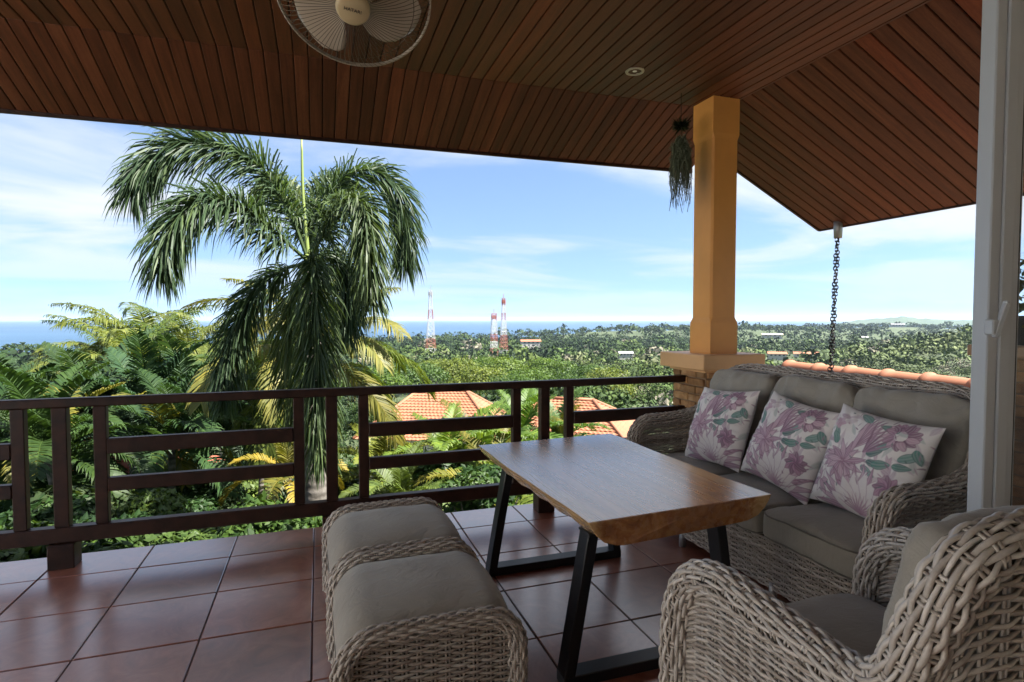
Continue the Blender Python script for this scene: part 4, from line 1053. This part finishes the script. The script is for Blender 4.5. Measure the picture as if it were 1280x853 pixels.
def palm(name, crown, kind, label, cat='palm', group=None, n=18, scale=1.0, col=(.06, .10, .02), rt=.13, col2=None, seed=0, yellow=0.0):
    rg = random.Random(seed + 100); x, y, z = crown; g = gz(x, y)
    root = empty(name, (x, y, g - .1)); tag(root, label, cat, group)
    h = z - g
    if kind == 'coco' or h > 1.2:
        b = MB(); b.tube(trunk_pts((rg.uniform(-.3, .3), rg.uniform(-.3, .3), -.2), (0, 0, h + .12), rg.uniform(-.25, .25)), np.linspace(rt * 1.25, rt * .8, 12), 10); b.build('trunk', 'bark', root, True)
    V = COCO if kind == 'coco' else AREC
    for i in range(n):
        f = i / (n - 1); k = min(len(V) - 1, int(f * len(V) * .999)); a = i * 2.39996 + rg.uniform(-.25, .25)
        c = np.array(col) * rg.uniform(.8, 1.2)
        if rg.random() < yellow: c = np.array((.17, .165, .03)) * rg.uniform(.7, 1.1)
        elif col2 is not None and rg.random() < .4: c = np.array(col2) * rg.uniform(.85, 1.15)
        inst('frond', V[k], root, (0, 0, h + .1), (rg.uniform(-.12, .12), rg.uniform(-.14, .14), a), scale * rg.uniform(.88, 1.1), tuple(c))
    return root
# foxtail palm in front of the railing, each frond shaped along its own curve
FD = 7.7
fx = pix(387, 322, FD); fr_ = empty('foxtail_palm', (fx[0], fx[1], gz(fx[0], fx[1]) - .1)); tag(fr_, 'tall foxtail palm with bushy drooping fronds and a grey ringed trunk', 'palm')
gb = gz(fx[0], fx[1])
pts = np.array([pix(398, 900, FD), pix(396, 660, FD), pix(392, 560, FD), pix(388, 470, FD), pix(386, 400, FD), pix(386, 335, FD)]); pts = np.vstack([[fx[0] + .03, fx[1], gb - .2], pts[1:]])
b = MB(); b.tube(spline(pts, 24), np.interp(np.linspace(0, 1, 24), [0, .6, .8, 1], [.19, .155, .13, .07]), 14); child(b.build('trunk', 'bark', None, True), fr_)
b = MB(); b.tube(spline([pix(387, 440, FD), pix(386, 380, FD), pix(386, 318, FD)], 10), np.linspace(.12, .05, 10), 12); child(b.build('crownshaft', 'stem_green', None, True), fr_)
b = MB(); b.tube(spline([pix(386, 330, FD), pix(379, 250, FD), pix(377, 172, FD)], 10), np.linspace(.03, .012, 10), 6); child(b.build('new_spear', 'stem_green', None, True), fr_)
def foxtail(ctrl, col, ll=0.40, n=230, seed=0, dens=4):
    rg = np.random.default_rng(seed + 500)
    P = spline([pix(x, y, FD + dr) for x, y, dr in ctrl], 60); P = resample(P, 60); m = len(P); s = np.linspace(0, 1, m)
    tg = np.gradient(P, axis=0); tg /= np.linalg.norm(tg, axis=1)[:, None]
    b = MB(); b.tube(P, np.linspace(.026, .006, m), 6, False, .85)
    uu = np.repeat(np.linspace(.13, 1.0, n), dens); K = len(uu); uu = np.clip(uu + rg.normal(0, .006, K), .1, 1)
    p = np.stack([np.interp(uu, s, P[:, k]) for k in range(3)], 1); t = np.stack([np.interp(uu, s, tg[:, k]) for k in range(3)], 1); t /= np.linalg.norm(t, axis=1)[:, None]
    a = np.cross(t, np.array([0.31, 0.2, .93])); a /= np.linalg.norm(a, axis=1)[:, None]; c = np.cross(t, a); th = rg.uniform(0, 2 * PI, K)
    rad = np.cos(th)[:, None] * a + np.sin(th)[:, None] * c
    d = rad + t * (0.75 + .55 * uu[:, None]) + rg.normal(0, .12, (K, 3)); d /= np.linalg.norm(d, axis=1)[:, None]
    L_ = ll * np.sin(PI * (0.10 + .80 * uu)) ** .55 * rg.uniform(.75, 1.15, K)
    dr = rg.uniform(.4, 1.15, K); zz = np.array([0, 0, 1.0])
    p1 = p + d * (L_ * .5)[:, None] - zz * (dr * L_ * .12)[:, None]; p2 = p + d * (L_ * .82)[:, None] - zz * (dr * L_ * .38)[:, None]; p3 = p + d * L_[:, None] - zz * (dr * L_ * .75)[:, None]
    w_ = np.cross(d, rg.standard_normal((K, 3))); w_ /= np.linalg.norm(w_, axis=1)[:, None]; w_ = w_ * (.0095 * rg.uniform(.8, 1.2, K))[:, None]
    V = np.stack([p - w_ * .6, p + w_ * .6, p1 - w_, p1 + w_, p2 - w_ * .8, p2 + w_ * .8, p3], 1).reshape(-1, 3); o0 = np.arange(K)[:, None] * 7
    Q = np.concatenate([o0 + [0, 1, 3, 2], o0 + [2, 3, 5, 4]]); T = o0 + [4, 5, 6]
    b.add(V, Q, T, np.repeat(np.clip(rg.normal(.5, .2, K), 0, 1), 7))
    o = child(b.build('frond', 'leaf'), fr_); o.color = tuple(col) + (1,); return o
G1, G2, G3 = (.062, .105, .050), (.078, .120, .050), (.105, .145, .045)
foxtail([(384, 322, 0), (360, 262, -.1), (325, 208, -.2), (275, 184, -.3), (222, 178, -.3), (182, 205, -.3), (164, 240, -.3)], G1, 0.51, 237, 1)
foxtail([(382, 324, 0), (345, 292, -.4), (300, 258, -.8), (250, 250, -1.1), (212, 285, -1.25), (200, 335, -1.3)], G1, 0.46, 218, 2)
foxtail([(388, 322, 0), (400, 268, .1), (425, 226, .2), (462, 212, .2), (495, 235, .2), (508, 285, .2), (505, 330, .2)], G1, 0.49, 228, 3)
foxtail([(388, 324, 0), (408, 285, -.5), (432, 252, -.9), (455, 258, -1.2), (462, 310, -1.35), (466, 372, -1.4)], G2, 0.44, 218, 4)
foxtail([(383, 330, 0), (352, 338, .3), (318, 366, .5), (296, 410, .6), (284, 462, .6), (280, 500, .6)], G1, 0.44, 209, 5)
foxtail([(387, 326, 0), (390, 318, -.35), (392, 350, -.7), (395, 420, -.85), (398, 500, -.9), (402, 575, -.9)], G2, 0.46, 256, 6)
foxtail([(388, 326, 0), (408, 318, .3), (428, 330, .5), (436, 372, .6), (432, 420, .6)], G1, 0.44, 180, 7)
foxtail([(384, 322, 0), (372, 255, .6), (352, 226, 1.1), (330, 232, 1.5), (318, 262, 1.8)], G3, 0.41, 171, 8)
foxtail([(386, 322, 0), (392, 262, .5), (410, 222, .9), (440, 232, 1.2)], G2, 0.41, 161, 9)
foxtail([(386, 330, 0), (372, 350, -.1), (362, 400, -.1), (366, 470, -.15), (372, 530, -.2)], G3, 0.41, 190, 10)

# neighbours of the foxtail palm
palm('coconut_palm', pix(388, 452, 12.5), 'coco', 'yellow-green coconut palm growing right behind the foxtail palm', n=24, scale=.80, col=(.12, .16, .03), col2=(.20, .20, .05), seed=1, yellow=.15)
gC = 'coconut palms on the slope to the sea'
for k, (x, y, r, s) in enumerate(((190, 452, 26, 1.0), (146, 462, 29, 1.0), (236, 462, 23, .85), (120, 476, 34, 1.0), (165, 480, 22, .9))):
    palm('coconut_palm', pix(x, y, r), 'coco', 'mid green coconut palm whose crown reaches above the sea horizon', group=gC, n=26, scale=s, col=(.075, .115, .022), col2=(.13, .16, .035), seed=10 + k, yellow=.05)
gA = 'dark feathery palms below the railing'
for k, (x, y, r, s, c) in enumerate(((58, 578, 13, .85, (.035, .075, .022)), (-25, 585, 13, .85, (.035, .075, .024)), (118, 535, 15, 1.1, (.045, .085, .034)), (180, 535, 14, 1.05, (.04, .085, .04)), (238, 530, 15, 1.1, (.05, .095, .045)), (285, 540, 15, 1.0, (.05, .09, .03)), (215, 560, 12, .85, (.04, .085, .03)), (60, 575, 11, .8, (.04, .08, .02)), (20, 545, 16, 1.0, (.03, .06, .022)), (330, 500, 17, 1.1, (.06, .10, .03)))):
    palm('areca_palm', pix(x, y, r), 'arec', 'dark green feather palm growing in the garden below the railing', group=gA, n=20, scale=s, col=c, seed=30 + k, rt=.07, yellow=.04)
gB = 'bright feathery palms below the table'
for k, (x, y, r, s, c) in enumerate(((600, 590, 14, 1.0, (.10, .17, .03)), (560, 600, 11.5, .85, (.12, .19, .03)), (648, 570, 16, 1.0, (.08, .15, .025)), (620, 640, 10.5, .8, (.13, .18, .03)), (700, 560, 18, 1.0, (.07, .13, .03)), (475, 600, 12, .75, (.16, .19, .03)), (500, 640, 10, .6, (.09, .13, .03)))):
    palm('areca_palm', pix(x, y, r), 'arec', 'bright green feather palm growing below the railing by the table', group=gB, n=20, scale=s, col=c, seed=60 + k, rt=.06, yellow=.12)
palm('areca_palm', pix(362, 600, 10.0), 'arec', 'small yellowing palm low down beside the foxtail trunk', n=12, scale=.55, col=(.26, .20, .03), seed=80, rt=.05, yellow=.6)

# ------------------------------------------------------------------ broadleaf trees and shrubs
def crown_mesh(seed, rad=(1, 1, .8), nleaf=2600, leaf=.085, lobes=9, name='crown', up=0.35):
    rg = np.random.default_rng(seed); C = []; Rr = []
    for k in range(lobes):
        v = rg.standard_normal(3); v /= np.linalg.norm(v); v[2] = abs(v[2]) * .9 - .15; C.append(v * rg.uniform(.35, .68)); Rr.append(rg.uniform(.30, .50))
    C.append(np.zeros(3)); Rr.append(.55); C = np.array(C); Rr = np.array(Rr)
    w_ = Rr ** 2; li = rg.choice(len(C), nleaf, p=w_ / w_.sum()); d = rg.standard_normal((nleaf, 3)); d /= np.linalg.norm(d, axis=1)[:, None]; d[:, 2] = np.where(d[:, 2] < -.3, -d[:, 2], d[:, 2])
    p = (C[li] + d * (Rr[li] * rg.uniform(.72, 1.08, nleaf))[:, None]) * np.array(rad)
    nn = d + rg.normal(0, .55, (nleaf, 3)) + np.array([0, 0, up]); nn /= np.linalg.norm(nn, axis=1)[:, None]
    a = np.cross(nn, rg.standard_normal((nleaf, 3))); a /= np.linalg.norm(a, axis=1)[:, None]; c = np.cross(nn, a); sz = (leaf * rg.uniform(.6, 1.35, nleaf))[:, None]
    V = np.stack([p - a * sz, p + c * sz * .55 - nn * sz * .1, p + a * sz, p - c * sz * .55 - nn * sz * .1], 1).reshape(-1, 3)
    b = MB(); b.add(V, np.arange(nleaf * 4).reshape(-1, 4), None, np.repeat(np.clip(rg.normal(.5, .2, nleaf) + .15 * (rg.random(len(C))[li] - .5), 0, 1), 4)); return b.data(name, 'leaf')
CROWN = [crown_mesh(200 + k, nleaf=5200, leaf=.048, lobes=11 + 2 * k) for k in range(5)]
SHRUB = [crown_mesh(220 + k, nleaf=1900, leaf=.078, lobes=8, rad=(1, 1, .85)) for k in range(4)]
FLAT = [crown_mesh(240 + k, nleaf=5200, leaf=.038, lobes=24, rad=(1.1, 1.1, .72)) for k in range(3)]
def tree(name, x, y, z, rad, V, col, label, group, seed, cat='tree', trunk=True):
    rg = random.Random(seed); g = gz(x, y); root = empty(name, (x, y, g - .05)); tag(root, label, cat, group); h = max(z - g, rad * .4)
    if trunk:
        b = MB(); b.tube(trunk_pts((0, 0, -.3), (0, 0, h), .15), np.linspace(.05 * rad + .04, .02 * rad + .02, 12), 7, True)
        for k in range(4):
            a = rg.uniform(0, 6.28); b.tube([(0, 0, h * .6), (rad * .3 * math.cos(a), rad * .3 * math.sin(a), h * .85), (rad * .6 * math.cos(a), rad * .6 * math.sin(a), h + rad * .2)], [.025 * rad + .01, .018 * rad + .01, .006 * rad], 5, False)
        b.build('trunk', 'bark', root, True)
    inst('crown', rg.choice(V), root, (0, 0, h), (0, 0, rg.uniform(0, 6.28)), (rad * rg.uniform(.9, 1.1), rad * rg.uniform(.9, 1.1), rad * rg.uniform(.85, 1.1)), col)
    return root
rg = random.Random(77)
gS = 'shrubs in the garden under the railing'
for k in range(46):                           # garden just below the terrace edge
    x = rg.uniform(-60, 700); r = rg.uniform(8, 17); y = 640 - (r - 8) * 6 + rg.uniform(-25, 30); q_ = pix(x, y, r); g = gz(q_[0], q_[1])
    if q_[1] < 5.2 or (330 < x < 440 and r < 9): continue
    z = max(g + .5, min(q_[2], g + 2.6))
    tree('garden_shrub', q_[0], q_[1], z, rg.uniform(.55, 1.0), SHRUB, rg.choice([(.03, .07, .018), (.045, .09, .02), (.025, .055, .02), (.08, .13, .025), (.05, .08, .03)]), 'leafy green garden shrub below the terrace railing', gS, 300 + k, 'shrub')
for k in range(30):                           # planting tight under the terrace edge
    x = -80 + 500 * (k + rg.random()) / 30; r = rg.uniform(6.2, 8.4); q_ = pix(x, rg.uniform(640, 690), r)
    if q_[1] < 4.7 or (370 < x < 425): continue
    tree('garden_shrub', q_[0], q_[1], q_[2] - .35, rg.uniform(.45, .75), SHRUB, rg.choice([(.03, .07, .018), (.045, .09, .02), (.025, .055, .02), (.06, .105, .025)]), 'leafy green garden shrub below the terrace railing', gS, 350 + k, 'shrub')
gM = 'broadleaf trees around the tiled houses'
for k in range(85):
    x = rg.uniform(-80, 1320); r = rg.uniform(19, 75) if x < 900 else rg.uniform(26, 95)
    yy = np.interp(r, [19, 30, 45, 60, 75, 95], [585, 552, 528, 512, 500, 490]); q_ = pix(x, yy + rg.uniform(-8, 14), r)
    if (440 < x < 860) and r < 52 and rg.random() < .75: continue
    if x < 330 and r > 35 and rg.random() < .4: continue
    rad = rg.uniform(1.7, 3.2)
    c = rg.choice([(.045, .085, .02), (.07, .12, .025), (.10, .15, .03), (.06, .10, .04), (.035, .07, .022)])
    tree('broadleaf_tree', q_[0], q_[1], max(q_[2] - rad * .6, gz(q_[0], q_[1]) + 1), rad, CROWN, c, 'round green broadleaf tree on the slope around the tiled houses', gM, 400 + k)
gR = 'bright rain trees in the valley'
for k, (x, y, r, rad) in enumerate(((520, 468, 150, 9), (575, 466, 165, 10), (630, 462, 185, 11), (690, 464, 175, 10), (600, 476, 130, 9), (660, 474, 140, 9), (545, 458, 200, 10), (610, 455, 215, 11), (675, 458, 210, 10), (730, 470, 160, 9), (490, 462, 190, 10), (470, 476, 130, 8), (640, 484, 115, 8), (710, 482, 120, 8), (760, 478, 140, 8))):
    q_ = pix(x, y, r); tree('rain_tree', q_[0], q_[1], q_[2] - rad * .25, rad, FLAT, rg.choice([(.075, .135, .018), (.105, .165, .02), (.055, .105, .02), (.13, .17, .025)]), 'wide bright yellow-green rain tree in the valley', gR, 600 + k)

# ------------------------------------------------------------------ valley woodland and distant forest as one mass each
def land(px, py, off, r=90.0):                # walk along the sight line until it meets the ground plus off metres
    while r < 2500:
        c = pix(px, py, r)
        if c[2] <= gz(c[0], c[1]) + off: return r
        r *= 1.01
    return 1500.0
FARH = [(663, 433, 480, 16), (782, 445, 380, 9), (971, 446, 300, 8), (1008, 446, 310, 11), (965, 421, 750, 22), (1122, 408, 1500, 24), (1080, 424, 900, 9)]
FARC = []
for px_, py_, r_, w_ in FARH:
    rh = land(px_, py_, 3.2); FARC.append((math.degrees(math.atan2(px_ - PCX, FOC)), rh, math.degrees(0.62 * w_ / r_) + .15))
def clear_of_houses(r, az):
    ok = np.ones(len(r), bool)
    for a_, rh, wd in FARC: ok &= ~((np.abs(az - a_) < wd) & (r > rh * .72) & (r < rh + 12))
    return ok
def forest(name, n, r0, r1, quads, label, seed, hmin, hmax, colfn, keep=None, a0=-52, a1=54, shape=1.0):
    rgn = np.random.default_rng(seed); r = np.sqrt(rgn.uniform(r0 ** 2, r1 ** 2, n)); az = rgn.uniform(a0, a1, n); t = np.radians(az + CAZ); x, y = r * np.sin(t), r * np.cos(t)
    g = ground(x, y); ok = (g > SEA + .4) & clear_of_houses(r, az)
    if keep is not None: ok &= keep(r, az)
    x, y, g, r, az = x[ok], y[ok], g[ok], r[ok], az[ok]; n = len(x)
    col = colfn(x, y, r, az, rgn); big = np.clip(rgn.normal(0, .25, n), -.5, .7); rad = rgn.uniform(hmin, hmax, n) * np.exp(rgn.normal(0, .22, n)); h = rad * rgn.uniform(1.1, 1.7, n) * shape
    d = rgn.standard_normal((n, quads, 3)); d /= np.linalg.norm(d, axis=2)[..., None]; d[..., 2] = np.abs(d[..., 2]) * 1.0 - .12
    kk = rgn.uniform(.7, 1.08, (n, quads)); p = d * kk[..., None] * rad[:, None, None] * np.array([1, 1, .85]) + np.stack([x, y, g + h * .62], 1)[:, None]
    nn = d + rgn.normal(0, .45, (n, quads, 3)); nn /= np.linalg.norm(nn, axis=2)[..., None]
    a = np.cross(nn, rgn.standard_normal((n, quads, 3))); a /= np.linalg.norm(a, axis=2)[..., None]; c = np.cross(nn, a)
    sz = (rad[:, None] * (1.25 / math.sqrt(quads)) * rgn.uniform(.6, 1.35, (n, quads)))[..., None]
    V = np.stack([p - a * sz, p + c * sz * .7 - nn * sz * .15, p + a * sz, p - c * sz * .7 - nn * sz * .15], 2).reshape(-1, 3)
    b = MB(); b.add(V, np.arange(len(V)).reshape(-1, 4), None, np.repeat(np.clip(rgn.normal(.5, .2, n * quads), 0, 1), 4))
    o = b.build(name, 'forest'); at = o.data.attributes.new('tint', 'FLOAT_COLOR', 'POINT'); cc = np.ones((n, 4)); cc[:, :3] = col
    at.data.foreach_set('color', np.repeat(cc, quads * 4, axis=0).astype(np.float32).ravel()); return tag(o, label, kind='stuff')
def fcol(x, y, r, az, rgn):
    n = len(x); pal = np.array([(.022, .045, .016), (.04, .072, .02), (.07, .115, .028), (.11, .155, .04), (.15, .17, .085), (.17, .165, .10)])
    f = np.clip(0.5 + 0.62 * np.sin(x * .031 + 1.7 * np.sin(y * .023)) * np.cos(y * .027 + .6 + np.sin(x * .011)), 0, 1); far = np.clip((r - 350) / 500, 0, 1)
    i = np.clip((f * 4.2 + rgn.normal(0, .7, n)) * (1 - .6 * far), 0, 5).astype(int); c = pal[i]
    pale = np.exp(-((az - 36) / 11) ** 2 - ((np.log(r) - math.log(300)) / .6) ** 2) * np.clip(.5 + f, 0, 1)
    c = c * (1 - .75 * pale[:, None]) + np.array((.15, .19, .08)) * .75 * pale[:, None]
    dead = rgn.random(n) < .05 * (1 - far); c[dead] = (.22, .20, .16)
    return c * rgn.uniform(.8, 1.2, (n, 1))
forest('valley_woodland', 1700, 70, 300, 330, 'mixed green woodland filling the valley', 1, 2.4, 4.6, fcol, lambda r, az: ~((np.abs(az + 2) < 10) & (r > 110) & (r < 235) & (az > -14)))
forest('distant_forest', 7000, 300, 900, 44, 'dense distant forest on the plain behind the towers', 2, 3.4, 6.2, fcol)
forest('coastal_forest', 6500, 900, 2600, 24, 'dark forest on the far coast and low ridges', 3, 5.0, 8.0, lambda x, y, r, az, rgn: np.array((.035, .06, .022)) * rgn.uniform(.7, 1.5, (len(x), 1)), a0=-40)

# coconut palms along the far shore
cp_m = MB(); rgn = np.random.default_rng(4)
for k in range(13):
    a = k * 2.4; el = rgn.uniform(-.5, .9); L0 = rgn.uniform(3.2, 4.4); d0 = np.array([math.cos(a) * math.cos(el), math.sin(a) * math.cos(el), math.sin(el)])
    s_ = np.array([-math.sin(a), math.cos(a), 0]) * .75; p0 = np.array([0, 0, 0.]); p1 = d0 * L0 * .55 + [0, 0, .2]; p2 = d0 * L0 + [0, 0, -1.3]
    cp_m.add([p0 - s_ * .3, p0 + s_ * .3, p1 - s_, p1 + s_, p2], [[0, 1, 3, 2]], [[2, 3, 4]], rgn.random())
cp_m = cp_m.data('crown', 'leaf'); ct_m = MB(); ct_m.tube([(0, 0, -1), (.2, 0, .5), (0, 0, 1.0)], [.3, .2, .15], 6, False); ct_m = ct_m.data('trunk', 'bark', True)
rg = random.Random(21)
for k in range(70):
    px = rg.uniform(430, 900) if k < 52 else rg.uniform(-10, 60); r = rg.uniform(880, 1080) if k < 52 else rg.uniform(480, 620); q_ = pix(px, 420, r); g = gz(q_[0], q_[1])
    if g < SEA + .5: continue
    h = rg.uniform(11, 19); t_ = empty('shore_palm', (q_[0], q_[1], g)); tag(t_, 'tiny coconut palm standing up from the far shore treeline', 'palm', 'coconut palms on the far shore')
    inst('crown', cp_m, t_, (0, 0, h), (0, 0, rg.uniform(0, 6)), rg.uniform(.9, 1.3), (.03, .055, .022)); inst('trunk', ct_m, t_, (0, 0, 0), (0, 0, 0), (1, 1, h))

# ------------------------------------------------------------------ lattice towers
def tower(px, ytop, ybase, r, wb, wt, bands, label, drums=0):
    top = pix(px, ytop, r); base = pix(px, ybase, r); g = gz(base[0], base[1]); H = top[2] - base[2]
    root = empty('lattice_tower', (base[0], base[1], g)); tag(root, label, 'tower', 'red and white lattice towers'); z00 = base[2] - g
    nb = len(bands)
    for i, cname in enumerate(bands):
        b = MB(); z0, z1 = H * i / nb, H * (i + 1) / nb; ns = 2
        for k in range(ns):
            za, zb_ = z0 + (z1 - z0) * k / ns, z0 + (z1 - z0) * (k + 1) / ns; fa, fb_ = za / H, zb_ / H
            wa, wb2 = [(wb + (wt - wb) * min(1, f * 1.12) ** .8) / 2 for f in (fa, fb_)]
            c = [(-1, -1), (1, -1), (1, 1), (-1, 1)]
            for j in range(4):
                j2 = (j + 1) % 4; A = (c[j][0] * wa, c[j][1] * wa, za + z00); B = (c[j][0] * wb2, c[j][1] * wb2, zb_ + z00); A2 = (c[j2][0] * wa, c[j2][1] * wa, za + z00); B2 = (c[j2][0] * wb2, c[j2][1] * wb2, zb_ + z00)
                b.tube([A, B], .17, 4, False); b.tube([A, B2], .085, 4, False); b.tube([A2, B], .085, 4, False); b.tube([B, B2], .085, 4, False)
        b.build('mast_section', 'tower_' + cname, root)
    b = MB(); c_ = 'tower_white'
    for k in range(6): a = k * 1.05; b.box((1.5 * math.cos(a), 1.5 * math.sin(a), z00 + H - 3.0), (.5, .5, 2.8)); b.tube([(0, 0, z00 + H - 3), (1.5 * math.cos(a), 1.5 * math.sin(a), z00 + H - 3)], .12, 4)
    b.tube([(0, 0, z00 + H - 2), (0, 0, z00 + H + 3.5)], .18, 5); b.build('antenna', 'zinc' if drums == 0 else 'tower_red', root)
    b = MB()
    for f in np.linspace(0, 1, 3): b.tube([(wb / 2 * (1 - f), wb / 2, z00), (wb / 2 * (1 - f), wb / 2, -.5)], .3, 4)
    b.box((0, 0, z00 / 2 - .3), (wb * .9, wb * .9, abs(z00) + .6)); b.build('base', 'zinc', root)
    return root
tower(538.5, 363, 448, 470, 8.8, 2.0, ['white', 'red', 'white', 'white', 'red', 'white', 'white'], 'tallest slender red and white lattice tower standing apart from the other two')
tower(617.5, 392, 453, 440, 5.6, 3.4, ['white', 'red', 'white', 'red', 'white', 'white', 'red'], 'shorter stout red and white lattice tower of the close pair', 1)
tower(629.5, 373, 447, 470, 6.6, 2.2, ['white', 'red', 'red', 'white', 'white', 'red', 'white', 'red'], 'taller red and white lattice tower of the close pair', 1)

# ------------------------------------------------------------------ houses
def hip_house(name, px, py, r, wx, wy, rise, rot, label, clay='clay', wallh=3.0, ridge=0.35, group=None):
    c = pix(px, py, r); root = empty(name, (c[0], c[1], c[2] - rise - wallh)); root.rotation_euler = (0, 0, rot); tag(root, label, 'house', group)
    b = MB(); g = gz(c[0], c[1]) - root.location.z; b.box((0, 0, (wallh + min(0, g) - .5) / 2), (wx - 1.2, wy - 1.2, wallh - min(0, g) + .5)); b.build('wall', 'cream_wall', root)
    hx, hy = wx / 2, wy / 2; rx = wx * ridge / 2; E_ = [(-hx, -hy), (hx, -hy), (hx, hy), (-hx, hy)]; RA, RB = np.array((-rx, 0, rise)), np.array((rx, 0, rise))
    faces = [((-hx, -hy), (hx, -hy), RA, RB), ((hx, -hy), (hx, hy), RB, RB), ((hx, hy), (-hx, hy), RB, RA), ((-hx, hy), (-hx, -hy), RA, RA)]
    rf = None
    for fi, (e0, e1, t0, t1) in enumerate(faces):
        e0 = np.array((*e0, 0.)); e1 = np.array((*e1, 0.)); nrow = max(8, int(math.hypot(rise, hy) / .33)); b = MB()
        n_ = np.cross(e1 - e0, t0 - e0); n_ /= np.linalg.norm(n_)
        for k in range(nrow):
            f0, f1 = k / nrow, (k + 1) / nrow; a0, a1_, b0, b1 = e0 + (t0 - e0) * f0, e1 + (t1 - e1) * f0, e0 + (t0 - e0) * f1, e1 + (t1 - e1) * f1
            up_ = n_ * .05; P = np.array([[a0, a1_], [a0 + up_, a1_ + up_], [b0 + n_ * .01, b1 + n_ * .01]]) + np.array([0, 0, wallh]); m_ = max(2, int(np.linalg.norm(a1_ - a0) / .3)); s = np.linspace(0, 1, m_ * 2 + 1)
            PP = P[:, 0][:, None] * (1 - s)[None, :, None] + P[:, 1][:, None] * s[None, :, None]; PP[1] += n_ * (.045 * (np.arange(len(s)) % 2))[:, None]; PP[2] += n_ * (.02 * (np.arange(len(s)) % 2))[:, None]; b.grid(PP)
        o = b.build('roof_slope', clay, root); o['kind'] = 'stuff'
    b = MB()
    for a_, c_ in [(RA, RB)] + [(np.array((*e, 0.)), RA if e[0] < 0 else RB) for e in E_]: 
        if np.linalg.norm(a_ - c_) > .05: b.tube(np.array([a_, (a_ + c_) / 2, c_]) + [0, 0, wallh + .06], .13, 8)
    b.build('ridge_tiles', clay, root, True)
    for k in range(3):
        for sy in (-1, 1): b = MB(); b.box(((k - 1) * wx * .28, sy * (hy - .6), wallh * .5), (1.3, .08, 1.2)); b.build('window', 'window_dark', root)
    return root
hip_house('house', 553, 489, 46, 11, 10, 3.0, R(-25), 'orange tiled hip roof house behind the yellow-green palm fronds')
hip_house('house', 712, 500, 40, 9.5, 8.5, 2.1, R(-38), 'orange tiled hip roof house behind the table end of the railing')
hip_house('house', 62, 556, 25, 8, 7, 1.7, R(12), 'salmon red tiled roof house hidden among the dark palms', 'clay_red')
hip_house('house', 190, 566, 30, 6, 5, 1.3, R(-10), 'small red tiled roof showing under the dark palm fronds', 'clay_red')
gH = 'small far white houses in the trees'
def far_house(px, py, r, wx, wy, hh, label, roofm='clay', fl=1):
    r0, r = r, land(px, py, 3.2); wx *= r / r0; hh *= min(1.6, r / r0); c = pix(px, py, r); g = gz(c[0], c[1]); pass
    root = empty('far_house', (c[0], c[1], min(c[2], g) - 1)); root.rotation_euler = (0, 0, -math.atan2(c[0], c[1]) + .2); tag(root, label, 'house'); z0 = c[2] - root.location.z
    b = MB(); b.box((0, 0, (z0 + hh) / 2), (wx, wy, z0 + hh)); b.build('wall', 'white_wall', root)
    b = MB(); P = np.array([[[-wx * .55, y, z0 + hh + z] for y, z in ((-wy * .62, -.15), (0, 1.0 + hh * .2), (wy * .62, -.15))], [[wx * .55, y, z0 + hh + z] for y, z in ((-wy * .62, -.15), (0, 1.0 + hh * .2), (wy * .62, -.15))]]); b.grid(P); b.build('roof', roofm, root)
    for f in range(fl):
        for k in range(4): b = MB(); b.box(((k - 1.5) * wx * .23, -wy / 2 - .02, z0 + hh * (f + .5) / fl), (wx * .11, .1, hh * .45 / fl)); b.build('window', 'window_dark', root)
far_house(663, 433, 480, 16, 9, 4.2, 'white two-storey house to the right of the tower pair', 'clay', 2)
far_house(782, 445, 380, 9, 6, 1.8, 'small white house in the trees left of the column', 'zinc')
far_house(971, 446, 300, 8, 6, 1.6, 'small cream house with pale roof between column and rain chain', 'clay')
far_house(1008, 446, 310, 11, 5, 1.5, 'long low pale house just left of the rain chain', 'clay')
far_house(965, 421, 750, 22, 10, 2.5, 'pale building among dark trees near the coast', 'sand')
far_house(1122, 408, 1500, 24, 12, 4, 'white building by the bay below the headland', 'zinc')
far_house(1080, 424, 900, 9, 8, 2.2, 'little white house in the forest right of the rain chain', 'zinc')
# blue bin in the garden
q_ = pix(481, 592, 17); b = MB(); lathe(b, [(.0001, -.9), (.28, -.9), (.34, 0), (.37, .02), (.37, .06), (.0001, .10)], 20)
o = b.build('water_drum', 'blue_plastic', None, True); o.location = (q_[0], q_[1], q_[2]); tag(o, 'small blue plastic drum among the yellow palms below', 'drum')
b = MB(); b.tube([(0, 0, -.88), (0, 0, gz(q_[0], q_[1]) - q_[2] - .1)], .3, 12); b.build('stand', 'zinc', o, True)

# ------------------------------------------------------------------ haze
b = MB(); b.box((0, 0, (SEA - 12 + 60) / 2), (36000, 36000, 60 - SEA + 12)); hz = b.build('haze', None)
hm = bpy.data.materials.new('haze'); hm.use_nodes = True; t = hm.node_tree
for n_ in list(t.nodes): t.nodes.remove(n_)
pv = nd(t, 'ShaderNodeVolumePrincipled'); pv.inputs['Color'].default_value = (0.62, 0.78, 1.0, 1); pv.inputs['Density'].default_value = 0.00005; pv.inputs['Anisotropy'].default_value = 0.2
ou = nd(t, 'ShaderNodeOutputMaterial'); t.links.new(pv.outputs[0], ou.inputs['Volume']); hz.data.materials.append(hm); tag(hz, kind='stuff', label='thin pale sea haze over the valley and coast')
